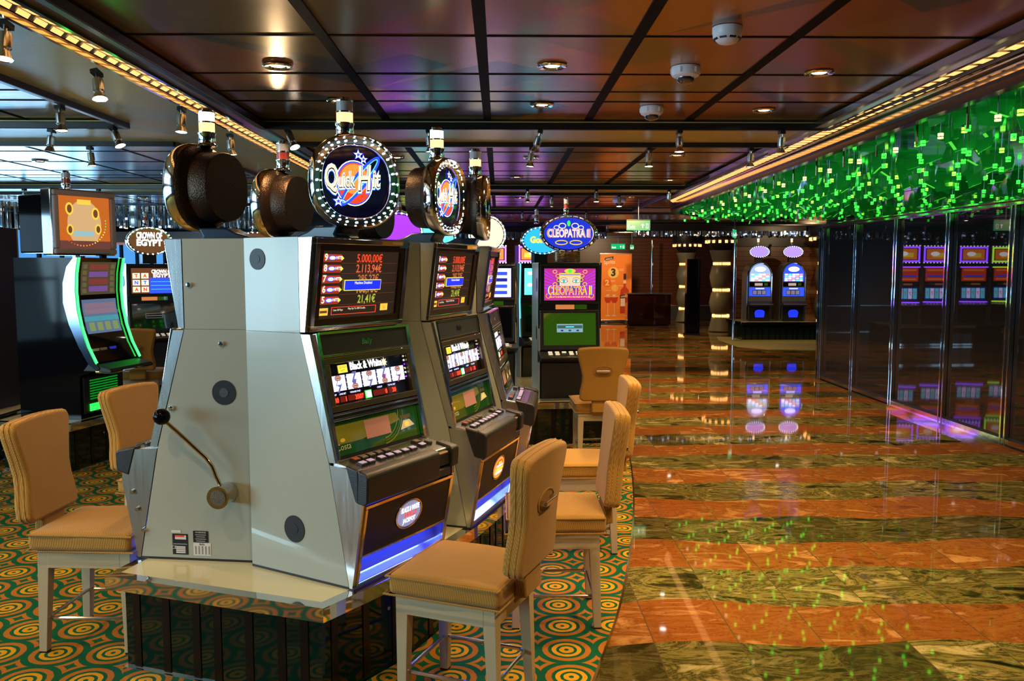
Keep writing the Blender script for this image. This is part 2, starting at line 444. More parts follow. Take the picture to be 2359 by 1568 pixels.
# side recess behind the two far machines
b = MB(); b.box(5.78, 20.6, 0, XR, 20.7, 2.7, WOODB); b.box(5.78, 20.55, 2.2, XR, 20.6, 2.5, DARKW); struct(b.build('wall_recess'))
b = MB(); b.prism([(5.78, 20.7), (5.88, 20.7), (7.85, YF), (7.75, YF)], 0, 2.7, WOODR, 'z'); struct(b.build('wall_recess_side'))
for x, y in ((4.72, 26.2), (5.40, 19.4)):
    b = MB(); b.cyl((x, y, 0), (x, y, 2.52), .035, CHROME, 12)
    tag(b.build('chrome_pole', smooth=1), 'slim polished chrome pole '+('left of the bulging columns by the red slat wall' if y > 25 else 'beside the pair of arched slot machines'), 'pole', None)

# carpet with its curved edge and brass strip
edge = [(.10, 2.4), (.383, 3.352), (.595, 4.10), (.809, 5.10), (.98, 6.08), (1.148, 7.34), (1.22, 8.3), (1.22, 9.3), (1.0, 11.0), (.6, 13.0), (.3, 15.0)]
def smoothc(pts, n=6):
    out = []
    for i in range(len(pts)-1):
        p0 = pts[max(i-1, 0)]; p1 = pts[i]; p2 = pts[i+1]; p3 = pts[min(i+2, len(pts)-1)]
        for k in range(n):
            t = k/n; out.append(tuple(.5*((2*p1[j])+(-p0[j]+p2[j])*t+(2*p0[j]-5*p1[j]+4*p2[j]-p3[j])*t*t+(-p0[j]+3*p1[j]-3*p2[j]+p3[j])*t**3) for j in (0, 1)))
    return out+[pts[-1]]
ce = smoothc(edge)
b = MB(); b.prism([(XL+.02, YB+.5), (-.6, YB+.5), (-.3, 0)]+ce+[(XL+.02, 15.0)], .0005, .008, CARPET, 'z')
tag(b.build('ring_carpet'), 'green carpet with orange and yellow rings and a curved right edge, under the slot machines', 'carpet')
b = MB()
for i in range(len(ce)-1):
    (x0, y0), (x1, y1) = ce[i], ce[i+1]; b.add([(x0, y0, 0), (x0+.012, y0, 0), (x1+.012, y1, 0), (x1, y1, 0), (x0, y0, .0095), (x0+.012, y0, .0095), (x1+.012, y1, .0095), (x1, y1, .0095)], [(0, 3, 2, 1), (4, 5, 6, 7), (0, 1, 5, 4), (2, 3, 7, 6), (1, 2, 6, 5), (3, 0, 4, 7)], BRASS)
tag(b.build('carpet_edge_strip'), 'thin brass strip between green ring carpet and marble floor', 'trim strip')
b = MB(); b.prism([(5.1, 17.9), (5.6, 17.3), (7.0, 17.0), (9.1, 17.0), (9.1, 20.5), (5.3, 20.5), (5.1, 19.5)], .0005, .008, mat('sage_carpet', (.22, .20, .07), .9), 'z')
tag(b.build('sage_carpet'), 'plain sage green carpet in front of the two arched slot machines', 'carpet')

# ------------------------------------------------------------------ light strips (coves)
def light_strip(name, pts, z, label, chevron, n):
    t = thing(name, (0, 0, 0), 0, label, 'light strip')
    (x0, y0), (x1, y1) = pts[0], pts[-1]; W = .062
    ch = MB()
    for i in range(len(pts)-1):
        (ax, ay), (bx, by) = pts[i], pts[i+1]; d = Vector((bx-ax, by-ay, 0)).normalized(); q = Vector((d.y, -d.x, 0))
        A = Vector((ax, ay, 0)); B = Vector((bx, by, 0))
        def bar(o0, o1, z0, z1, m):
            vs = [P+q*o+Vector((0, 0, zz)) for P in (A, B) for o in (o0, o1) for zz in (z0, z1)]
            ch.add(vs, [(0, 1, 3, 2), (4, 6, 7, 5), (0, 4, 5, 1), (2, 3, 7, 6), (0, 2, 6, 4), (1, 5, 7, 3)], m)
        bar(-.085, -.065, z+(-.01 if chevron else .008), CZ, BRASS); bar(.065, .085, z+(-.01 if chevron else .008), CZ, BRASS); bar(.085, .15, z+.02, CZ, RAIL); bar(-.14, -.085, z+.02, CZ, CHROMED)
        bar(-.06, .06, z+.02, z+.03, RAIL)
    ch.build('channel', t)
    e = MB(); r = MB()
    for i in range(len(pts)-1):
        (ax, ay), (bx, by) = pts[i], pts[i+1]; L = math.hypot(bx-ax, by-ay); k = max(1, int(L/.125)); d = Vector(((bx-ax)/L, (by-ay)/L, 0)); q = Vector((d.y, -d.x, 0)); A = Vector((ax, ay, z))
        for j in range(k):
            s0 = j*L/k+.008; s1 = (j+1)*L/k-.008
            if chevron:
                for sg in (-1, 1):
                    vs = [A+d*(s0+.012)+q*.004*sg, A+d*(s1-.012)+q*.004*sg, A+d*(s1+.048)+q*W*sg*.8, A+d*(s0+.072)+q*W*sg*.8]
                    e.add([v+Vector((0, 0, .015)) for v in vs], [(0, 1, 2, 3)], E_STRIP)
            else:
                vs = [A+d*(s0+.010)-q*.045, A+d*(s1-.010)-q*.045, A+d*(s1-.010)+q*.045, A+d*(s0+.010)+q*.045]
                e.add([v+Vector((0, 0, .015)) for v in vs], [(0, 1, 2, 3)], E_STRIP)
    e.build('glowing_louvres', t)
    return t
light_strip('light_strip', [(-1.80, -2.0), (-1.80, 14.6)], 2.655, 'glowing amber chevron light strip running back along the ceiling, on the left', True, 1)
STR = [(2.18, -1), (2.28, 4.2), (2.40, 8.5), (2.50, 12.3)]
light_strip('light_strip', STR+[(2.95, 13.6), (3.7, 14.9), (4.8, 15.6)], 2.64, 'glowing amber light strip edging the green chandelier, with a bend at its far end', False, 1)

# ------------------------------------------------------------------ glass wall on the right
GLASS = mat('smoked_glass', (.006, .006, .008), .02, coat=1., spec=1.)
mg, ng, lg, bg_ = newmat('smoked_mirror_glass')
bg_.inputs['Base Color'].default_value = (.10, .09, .10, 1); bg_.inputs['Metallic'].default_value = .85; bg_.inputs['Roughness'].default_value = .015
PY = [2.2, 3.4, 4.55, 5.6, 6.72, 7.84, 8.98, 10.17, 11.35, 12.6]
def gx(y): return 4.80+.05*max(0, (y-11.0))/1.6
BUMPCH = m_textured('rippled_chrome', (.75, .75, .80), .06, 1., 14, .12)
for i in range(len(PY)-1):
    y0, y1 = PY[i], PY[i+1]
    g = MB(); g.prism([(gx(y0), y0+.05), (gx(y0)+.02, y0+.05), (gx(y1)+.02, y1-.05), (gx(y1), y1-.05)], .10, 2.27, mg, 'z')
    fr = MB(); fr.prism([(gx(y0)-.005, y0+.045), (gx(y0)+.03, y0+.045), (gx(y1)+.03, y1-.045), (gx(y1)-.005, y1-.045)], .085, .10, BLACK, 'z')
    p = g.build('glass_panel'); tag(p, 'dark smoked glass panel, '+['nearest the camera', 'second', 'third', 'fourth', 'fifth', 'fourth from the far end', 'third from the far end', 'second from the far end', 'last before the wall turns'][i]+' of the row along the marble floor', 'glass panel', 'smoked glass panels along the right wall')
    fr.build('gasket', p)
for i, y in enumerate(PY):
    x = gx(y); q = MB()
    q.box(x-.045, y-.045, .03, x+.03, y-.02, 2.29, BUMPCH); q.box(x-.045, y+.02, .03, x+.03, y+.045, 2.29, BUMPCH); q.box(x-.02, y-.02, .03, x+.03, y+.02, 2.29, BLACK)
    tag(q.build('chrome_post', bevel=.004), 'double chrome post of the smoked glass wall, '+['tenth', 'ninth', 'eighth', 'seventh', 'sixth', 'fifth', 'fourth', 'third', 'second', 'first'][i]+' counted from its far corner', 'post', 'chrome posts of the glass wall')
b = MB()
for i in range(len(PY)-1):
    y0, y1 = PY[i], PY[i+1]
    b.prism([(gx(y0)-.07, y0), (gx(y0)+.03, y0), (gx(y1)+.03, y1), (gx(y1)-.07, y1)], .0, .03, MIRROR, 'z')
    b.prism([(gx(y0)-.04, y0), (gx(y0)+.03, y0), (gx(y1)+.03, y1), (gx(y1)-.04, y1)], .03, .085, BUMPCH, 'z')
tag(b.build('chrome_sill'), 'polished chrome sill along the foot of the smoked glass wall', 'sill')
b = MB()
for i in range(len(PY)-1):
    y0, y1 = PY[i], PY[i+1]
    b.prism([(gx(y0)-.05, y0), (gx(y0)+.03, y0), (gx(y1)+.03, y1), (gx(y1)-.05, y1)], 2.27, 2.30, BUMPCH, 'z')
    b.prism([(gx(y0)-.07, y0), (gx(y0)+.03, y0), (gx(y1)+.03, y1), (gx(y1)-.07, y1)], 2.31, 2.33, BUMPCH, 'z')
tag(b.build('chrome_head_rail', bevel=.003), 'rippled chrome head rail along the top of the smoked glass wall', 'rail')
b = MB(); b.box(4.88, YB, 0, 4.98, 12.6, 2.30, DARKW); b.box(4.86, YB, 2.30, 4.98, 12.6, 2.7, mat('tinted_mirror', (.45, .50, .45), .03, 1.)); b.box(4.98, 12.55, 0, XR, 12.65, 2.3, DARKW)
struct(b.build('wall_glass_backing'))
for i, (x, y) in enumerate(((4.93, 12.95), (5.05, 13.2), (5.25, 13.4))):
    q = MB(); q.box(x-.03, y-.03, 0, x+.03, y+.03, 2.3, BUMPCH); q.box(x+.0, y-.02, 0, x+.14, y+.02, 2.3, GLASS)
    tag(q.build('return_post'), 'narrow chrome and glass post where the smoked wall turns, '+['nearest', 'middle', 'farthest'][i]+' of three', 'post', 'return posts at the end of the glass wall')

# ------------------------------------------------------------------ green chandelier ceiling
mgr, ngr, lgr, bgr = newmat('green_backlit_acrylic'); t_ = NT(mgr)
nz = t_.noise(t_.pos(), 5.0, 3, .6); nz2 = t_.noise(t_.pos(), 1.1, 2)
col = t_.ramp(nz, [(.30, (.0, .010, .002)), (.5, (.0, .070, .008)), (.68, (.002, .24, .022))])
bgr.inputs['Base Color'].default_value = (.0, .05, .01, 1); bgr.inputs['Roughness'].default_value = .08
lgr.new(col, bgr.inputs['Emission Color']); bgr.inputs['Emission Strength'].default_value = .42
def gin(x, y):   # inside the chandelier outline
    xl = 2.42+.028*(y-2)
    if x < xl or x > 4.82: return False
    if y < 12.6: return True
    return ((x-5.2)/2.55)**2+((y-12.6)/2.6)**2 < 1
outl = [(2.40, -2), (2.42, 2.0), (2.55, 7.0), (2.66, 12.6)]+[(5.2-2.55*math.cos(a*PI/2/10), 12.6+2.6*math.sin(a*PI/2/10)) for a in range(1, 11)]+[(6.6, 15.3), (8.3, 14.2), (8.6, 12.75), (4.84, 12.75), (4.84, -2)]
b = MB(); b.prism(outl, 2.60, 2.66, mgr, 'z')
ch = tag(b.build('green_chandelier'), 'backlit green acrylic ceiling feature bounded by the amber strip and glass wall', 'ceiling light')
b = MB()
fl = outl[:14]
for i in range(len(fl)-1):
    (ax, ay), (bx, by) = fl[i], fl[i+1]; d = Vector((bx-ax, by-ay, 0)).normalized(); q = Vector((-d.y, d.x, 0))
    A = Vector((ax, ay, 0)); B = Vector((bx, by, 0))
    for o0, o1, z0, z1, m in ((0, .06, 2.55, 2.68, mat('copper_bronze', (.045, .016, .008), .22, .6)), (.06, .085, 2.60, 2.69, BRASS)):
        vs = [P+q*o+Vector((0, 0, zz)) for P in (A, B) for o in (o0, o1) for zz in (z0, z1)]
        b.add(vs, [(0, 1, 3, 2), (4, 6, 7, 5), (0, 4, 5, 1), (2, 3, 7, 6), (0, 2, 6, 4), (1, 5, 7, 3)], m)
b.build('copper_fascia', ch)
# acrylic fins: shards nobody could count
GFIN = mat('green_fin', (.01, .30, .03), .06, emit=(.01, .55, .05), es=.10, coat=.6)
GFIN2 = mat('green_fin_edge', (.1, .6, .1), .1, emit=(.08, 1., .06), es=.7)
rnd = random.Random(3); b = MB()
for k in range(900):
    x = rnd.uniform(2.5, 8.3); y = rnd.uniform(2.2, 15.2)
    if x > 4.8 and y < 12.9: continue
    if x > 4.8 and ((x-5.2)/3.2)**2+((y-12.6)/2.5)**2 > 1: continue
    if x <= 4.8 and not gin(x, y): continue
    a = rnd.uniform(0, PI); L = rnd.uniform(.10, .24); hh = rnd.uniform(.06, .15); c = Vector((math.cos(a), math.sin(a), 0))*L*.5; P = Vector((x, y, 2.60))
    tw = Vector((-c.y, c.x, 0))*.02/L
    b.add([P-c, P+c, P+c*.6+Vector((0, 0, -hh)), P-c*.7+Vector((0, 0, -hh*.7)), P-c+tw, P+c+tw, P+c*.6+tw+Vector((0, 0, -hh)), P-c*.7+tw+Vector((0, 0, -hh*.7))], [(0, 1, 2, 3), (7, 6, 5, 4), (0, 4, 5, 1), (1, 5, 6, 2), (3, 2, 6, 7)], GFIN)
    if k % 3 == 0:
        b.add([P+c*.6+Vector((0, 0, -hh)), P-c*.7+Vector((0, 0, -hh*.7)), P-c*.7+tw*2+Vector((0, 0, -hh*.7-.004)), P+c*.6+tw*2+Vector((0, 0, -hh-.004))], [(0, 1, 2, 3)], GFIN2)
tag(b.build('acrylic_fins'), 'cluster of small green acrylic fins hanging under the green ceiling feature', 'chandelier fins', None, 'stuff')
GREENB = glow('pendant_green', (.03, 1., .04), 3.)
YELB = glow('pendant_yellow_green', (.28, 1., .05), 3.)
GOLDB = glow('pendant_gold', (1., .80, .30), 2.2)
def pendant(m, dz, lab):
    q = MB(); q.cyl((0, 0, 0), (0, 0, -dz), .004, CHROMED, 6)
    o = q.build('crystal_pendant'); tag(o, lab, 'pendant lamp', 'pendant lamps of the green chandelier')
    g = MB(); g.cyl((0, 0, -dz), (0, 0, -dz-.016), .016, m, 10); g.cyl((0, 0, -dz-.022), (0, 0, -dz-.032), .016, m, 10); g.cyl((0, 0, -dz-.016), (0, 0, -dz-.022), .011, CHROME, 10)
    g.build('glowing_crystal', o)
    return o
PN = [pendant(GREENB, .10, 'short crystal pendant glowing green under the green ceiling'), pendant(YELB, .06, 'very short crystal pendant glowing yellow-green under the green ceiling'), pendant(GREENB, .16, 'long crystal pendant glowing green under the green ceiling')]
PGold = pendant(GOLDB, .12, 'gold-white crystal pendant along the left edge of the green ceiling')
tube0 = MB(); tube0.cyl((0, 0, 0), (0, 0, -.14), .009, BRASS, 8); tube0 = tag(tube0.build('chrome_rod'), 'bare brass-coloured rod hanging between the edge pendants of the green ceiling', 'rod', 'rods of the green chandelier')
used = {}
def put(o, loc):
    if o.name not in used: used[o.name] = 1; o.location = loc; return o
    c = copy_tree(o); c.location = loc; return c
cnt = 0; y = 2.45; row = 0
while y < 15.2:
    col_ = 0
    x = 2.60+.13*(row % 2)+.028*(y-2)
    while x < 4.80 or (y > 13 and x < 7.6):
        ok = gin(x, y) if x <= 4.8 else ((x-5.2)/3.0)**2+((y-12.6)/2.3)**2 < 1
        if ok and cnt < 292:
            kk = (row*3+int(x*7)) % 3; o = put(PN[kk], (x+rnd.uniform(-.03, .03), y+rnd.uniform(-.03, .03), 2.60)); cnt += 1
            o['label'] = '%s pendant, %s from the amber strip in the %s row of the green ceiling' % (['short green', 'shortest yellow-green', 'long green'][kk], ORD[col_], ORD[row]); col_ += 1
        x += .29
    y += .30; row += 1
for k in range(34):
    y = 2.6+k*.30; x = 2.50+.028*(y-2)
    o = put(PGold if k % 2 == 0 else tube0, (x, y, 2.60))
    o['label'] = ('gold-white crystal pendant' if k % 2 == 0 else 'bare brass-coloured hanging rod')+' on the left edge of the green ceiling, %s from the camera' % ORD[k//2]

# ================================================================== casino chairs
def make_chair():
    t = empty('casino_chair', (0, 0, 0))
    q = MB(); n = 10
    # seat cushion: crowned top, boxed sides
    xs = [-.235, -.19, -.10, 0, .10, .185, .222]; ysq = [-.225, -.18, -.09, 0, .09, .18, .225]
    def crown(x, y): return .545+.022*max(0, 1-(x/.25)**2)*max(0, 1-(y/.24)**2)
    vs = [(x, y*(1-.03*(x < 0)), crown(x, y)) for x in xs for y in ysq]+[(x, y*(1-.03*(x < 0)), .465) for x in xs for y in ysq]
    N = 7; fs = []
    for i in range(N-1):
        for j in range(N-1):
            a = i*N+j; fs.append((a, a+N, a+N+1, a+1)); a += N*N; fs.append((a, a+1, a+N+1, a+N))
    K = N*N
    for j in range(N-1):
        fs.append((j, j+1, j+1+K, j+K)); a = (N-1)*N+j; fs.append((a+1, a, a+K, a+1+K))
        a = j*N; fs.append((a+N, a, a+K, a+N+K)); a = j*N+N-1; fs.append((a, a+N, a+N+K, a+K))
    q.add(vs, fs, FAB)
    seat = q.build('seat', t, bevel=.022, bseg=4, smooth=1)
    q = MB(); o = .228
    q.tube([(-o, -.222, .537), (o, -.228, .537), (o, .228, .537), (-o, .222, .537)], .0045, FAB, 6, True)
    q.tube([(-o-.008, -.226, .468), (o+.008, -.230, .468), (o+.008, .230, .468), (-o-.008, .226, .468)], .0045, FAB, 6, True)
    q.build('piping', seat, smooth=1)
    # backrest, an hourglass cushion leaning back a little; local plane (y, z)
    def outline(gr):
        half = [(0, .0), (.165, .0), (.188, .02), (.186, .08), (.170, .16), (.168, .215), (.182, .28), (.208, .38), (.214, .42), (.200, .448), (.12, .456), (0, .460)]
        pr = [(y+(gr if y > 0 else 0), z) for y, z in half]
        return pr+[(-y, z) for y, z in pr[-2:0:-1]]
    ol = outline(0)
    lean = R(6)
    q = MB(); q.M = Matrix.Translation((-.262, 0, .572)) @ Matrix.Rotation(-lean, 4, 'Y')
    q.prism(ol, -.038, .038, FAB, 'x')
    back = q.build('backrest', t, bevel=.024, bseg=4, smooth=1)
    q = MB(); q.M = Matrix.Translation((-.262, 0, .572)) @ Matrix.Rotation(-lean, 4, 'Y')
    for xx in (-.012, .012):
        q.tube([(xx, y*1.002, (z-.23)*1.001+.23) for y, z in ol], .0026, FAB, 6, True)
    q.build('piping', back, smooth=1)
    # oval recess and grab bar on the rear face
    q = MB(); q.M = Matrix.Translation((-.262, 0, .572)) @ Matrix.Rotation(-lean, 4, 'Y')
    q.tube([(-.040, .082*math.cos(a*PI/16), .262+.042*math.sin(a*PI/16)) for a in range(32)], .004, FAB, 6, True)
    q.prism([(.078*math.cos(a*PI/14), .262+.038*math.sin(a*PI/14)) for a in range(28)], -.0395, -.030, mat('recess_fabric', (.30, .16, .05), .9), 'x')
    q.build('oval_recess', back, smooth=1)
    q = MB(); q.M = Matrix.Translation((-.262, 0, .572)) @ Matrix.Rotation(-lean, 4, 'Y')
    q.box(-.066, -.058, .252, -.056, .058, .272, CHROMED)
    for s in (-1, 1): q.box(-.060, s*.052-.008, .253, -.036, s*.052+.008, .271, CHROMED)
    q.build('grab_bar', back, bevel=.003)
    q = MB(); q.prism([(-.262, .470), (-.232, .440), (-.236, .60), (-.276, .60), (-.285, .47)], -.085, .085, FAB, 'y')
    q.build('back_tab', t, bevel=.01, bseg=3, smooth=1)
    # legs, apron
    for sx in (-1, 1):
        for sy in (-1, 1):
            q = MB(); x0, y0 = sx*.205, sy*.195; a = .026; c = .017; dx = -sx*.008; dy = -sy*.006
            tx = x0-sx*a; ty = y0-sy*a; bx = x0-sx*c+(-.012 if sx < 0 else -.004); by = y0-sy*c
            vs = [(tx-a, ty-a, .462), (tx+a, ty-a, .462), (tx+a, ty+a, .462), (tx-a, ty+a, .462), (bx-c, by-c, .006), (bx+c, by-c, .006), (bx+c, by+c, .006), (bx-c, by+c, .006)]
            q.add(vs, [(0, 1, 2, 3), (7, 6, 5, 4), (0, 4, 5, 1), (1, 5, 6, 2), (2, 6, 7, 3), (3, 7, 4, 0)], CREAM)
            lg = q.build('leg', t, bevel=.002)
            q = MB(); q.box(bx-c, by-c, 0, bx+c, by+c, .007, BLACK); q.build('glide', lg)
    q = MB()
    for s in (-1, 1): q.box(-.16, s*.188-.008, .385, .16, s*.188+.008, .462, CREAM); q.box(s*.196-.008, -.15, .385, s*.196+.008, .15, .462, CREAM)
    q.build('apron', t, bevel=.002)
    q = MB(); r = .03
    q.tube([(x, y, .150) for x, y in rrect(-.185, -.170, .180, .170, r)], .0085, CHROMED, 8, True)
    q.build('foot_rail', t, smooth=1)
    return t
CHAIRS = [
    (-.13, 3.22, 157, 'honey tweed casino chair nearest the camera on the right, its rear grab bar showing'),
    (-1.80, 3.81, -3, 'orange-tan casino chair at the left front, drawn up to the machine with the pull handle'),
    (-1.80, 4.70, -15, 'orange-tan casino chair half hidden behind the pull handle machine, behind the left front chair'),
    (.26, 4.03, 180, 'casino chair seen edge-on on the right aisle, directly behind the nearest right chair'),
    (.48, 5.06, 180, 'casino chair seen edge-on at the curved carpet edge, third in the right aisle row'),
    (.86, 7.32, 91, 'casino chair seen from behind, facing the Egyptian queen video machine'),
    (-3.98, 9.50, 97, 'yellow casino chair seen from behind, at the far left facing the Egypt-themed machine'),
    (-.1, 15.6, 100, 'small distant casino chair in the aisle between the far purple-lit machines'),
]
ch0 = make_chair()
for i, (x, y, a, lab) in enumerate(CHAIRS):
    o = ch0 if i == 0 else copy_tree(ch0)
    o.location = (x, y, .008 if not (i == 7) else .0); o.rotation_euler = (0, 0, R(a)); tag(o, lab, 'chair', 'casino chairs')

# ================================================================== slot machine pieces
def candle(par, z, lit=True, x=0., s=1.):
    """two-tier signal lamp"""
    q = MB(); q.lathe([(.042*s, 0), (.044*s, .008), (.038*s, .014), (.036*s, .05), (.040*s, .056), (.040*s, .062), (0, .062)], (x, 0, z), CHROME, 20); c = q.build('signal_lamp', par, smooth=1)
    for nm, a, m in (('lower_lens', .062, E_CANO if lit else CANRED), ('upper_lens', .108, (E_CANW if lit == 1 else CLEARC) if lit else CLEARC)):
        q = MB(); q.cyl((x, 0, z+a), (x, 0, z+a+.040), .034*s, m, 18); q.build(nm, c, smooth=1)
    q = MB(); q.lathe([(.037*s, .102), (.037*s, .109), (.030*s, .109), (.030*s, .102)], (x, 0, z), CHROME, 18); q.build('ring', c, smooth=1); q = MB(); q.lathe([(.036*s, .148), (.037*s, .153), (.026*s, .156), (.024*s, .166), (0, .168)], (x, 0, z), CHROME, 18)
    q.build('cap', c, smooth=1)
def squircle(rx, ry, n, p=2.35):
    out = []
    for i in range(n):
        t = 2*PI*i/n; c, s = math.cos(t), math.sin(t)
        out.append((math.copysign(abs(c)**(2/p), c)*rx, math.copysign(abs(s)**(2/p), s)*ry))
    return out
def ring_loft(q, loops, m, mats=None):
    """loops: list of (x, [(y,z)...])"""
    n = len(loops[0][1])
    for j in range(len(loops)-1):
        vs = [(loops[j][0], y, z) for y, z in loops[j][1]]+[(loops[j+1][0], y, z) for y, z in loops[j+1][1]]
        q.add(vs, [(i, (i+1) % n, (i+1) % n+n, i+n) for i in range(n)], mats[j] if mats else m)
E_RED = glow('art_red', (1., .07, .02), 1.1); E_ORG = glow('art_orange', (1., .26, .04), 1.5); E_YEL = glow('art_yellow', (1., .70, .05), 1.6)
E_BLU = glow('art_blue', (.02, .06, .95), 1.8); E_DBL = glow('art_deep_blue', (.01, .02, .35), 1.0); E_CYN = glow('art_cyan', (.12, .75, 1.), 1.8); E_WHT = glow('art_white', (1., .96, .95), 2.2)
E_CRM = glow('art_cream', (1., .84, .60), 1.25); E_GRN = glow('art_green', (.05, .75, .08), 1.4); E_PUR = glow('art_purple', (.30, .03, .85), 1.8); E_MAG = glow('art_magenta', (.60, .03, .32), 1.0)
E_GOLD = glow('art_gold', (.95, .62, .06), 1.1); E_BRN = glow('art_brown', (.30, .09, .03), .6); E_BLK = mat('screen_black', (.004, .004, .006), .06, coat=1.)
E_LAV = glow('art_lavender', (.62, .60, 1.), 2.6); E_SCR = mat('screen_dim', (.012, .010, .008), .08, emit=(.30, .17, .10), es=.10, coat=.8)
E_DOT = glow('led_red', (1., .03, .01), 4.); E_LRED = glow('led_back', (.3, .005, .002), .5)

def topper_main(par, x, z, swivel, lit=1, bulbs=True):
    """oval drum sign with chrome bulb bezel"""
    q = MB(); q.M = Matrix.Translation((x, 0, z)) @ Matrix.Rotation(swivel, 4, 'Z')
    M0 = q.M.copy(); RX, RZ = .197, .195; n = 48
    sc = lambda k, dz=0: [(a*k, b*k) for a, b in squircle(RX, RZ, n)]
    sd = lambda k: [(a*k, b*k) for a, b in squircle(RX*.74, RZ*.78, n, 2.2)]
    # drum body
    ring_loft(q, [(-.160, sd(.0001)), (-.160, sd(.97)), (-.152, sd(1.)), (-.07, sd(1.04)), (-.055, sc(.90)), (-.03, sc(.97)), (-.012, sc(.985))], WRINK)
    dr = q.build('topper', par, smooth=1)
    q = MB(); q.M = M0
    ring_loft(q, [(-.03, sc(.975)), (-.012, sc(1.0)), (.012, sc(1.0)), (.026, sc(.975)), (.030, sc(.95)), (.012, sc(.91)), (.012, sc(.80)), (.024, sc(.775)), (.020, sc(.755)), (.0, sc(.74))], CHROME)
    q.build('chrome_bezel', dr, smooth=1)
    q = MB(); q.M = M0; q.frame((.004, 0, 0), (0, 1, 0), (0, 0, 1))
    q.poly(sc(.755), mat('sign_navy', (.006, .006, .02), .05, emit=(.02, .01, .10), es=.10, coat=1.), 0)
    # emblem: orange globe in a blue swoosh with the lettering
    q.ell(-.005, -.005, .083, .094, E_WHT, .0012); q.ell(-.005, -.005, .079, .090, E_BLU, .0016); q.ell(-.005, -.005, .074, .084, E_RED, .0020); q.ell(-.005, .012, .062, .062, E_ORG, .0024)
    q.ering(.02, .005, .135, .032, .013, E_BLU, .0034, 36, R(50), 0, 2*PI); q.ering(.02, .005, .122, .020, .004, E_CYN, .0037, 36, R(50))
    for st, xx, yy, hh, ww, sk in (('Q', -.106, -.026, .095, .056, .1), ('uick', -.040, -.020, .064, .072, .1), ('H', .036, -.030, .100, .050, .15), ('it', .092, -.014, .074, .034, .15)):
        for m, bo, ht in ((E_BLU, .15, .0040), (E_CYN, .13, .0044), (E_WHT, .11, .0048), (mat('letter_dark', (.05, .015, .01), .5), .065, .0052), (E_CRM, .02, .0056)):
            gx_ = ww*(1+bo*.6)
            q.text(st, xx-(gx_-ww)/2 if 0 else xx, yy-bo*.05, hh, m, ht, 'C', width=gx_, bold=bo*.5, skew=sk, rot=R(5))
    for xx, yy, r in ((.012, .112, .020), (.035, .094, .018), (-.078, -.082, .022)):
        q.star(xx, yy, r*1.25, E_BLU, .0060); q.star(xx, yy, r, E_WHT, .0064); q.star(xx, yy, r*.55, E_BLU, .0068)
    q.build('sign_face', dr)
    if bulbs:
        pts = sc(.855); pr = None
        for k in range(32):
            y, zz = squircle(RX*.857, RZ*.857, 32)[k]
            if pr is None:
                g = MB(); g.sphere((0, 0, 0), .0046, E_BULB, 8, 5); pr = g.build('bulb', dr, smooth=1); o = pr
            else: o = pr.copy(); COL.objects.link(o)
            o.parent = dr; o.location = M0 @ Vector((.018, y, zz))
    # lamp, stand
    candle(par, z+RZ-.012, lit, x=x-.05)
    q = MB(); q.prism([(x-.30, z-.255), (x-.02, z-.255), (x-.05, z-.215), (x-.03, z-.18), (x-.16, z-.18), (x-.2, z-.20), (x-.27, z-.22)], -.075, .075, mat('stand_navy', (.01, .03, .07), .3), 'y')
    q.build('topper_stand', par, bevel=.008, smooth=1)
    return dr

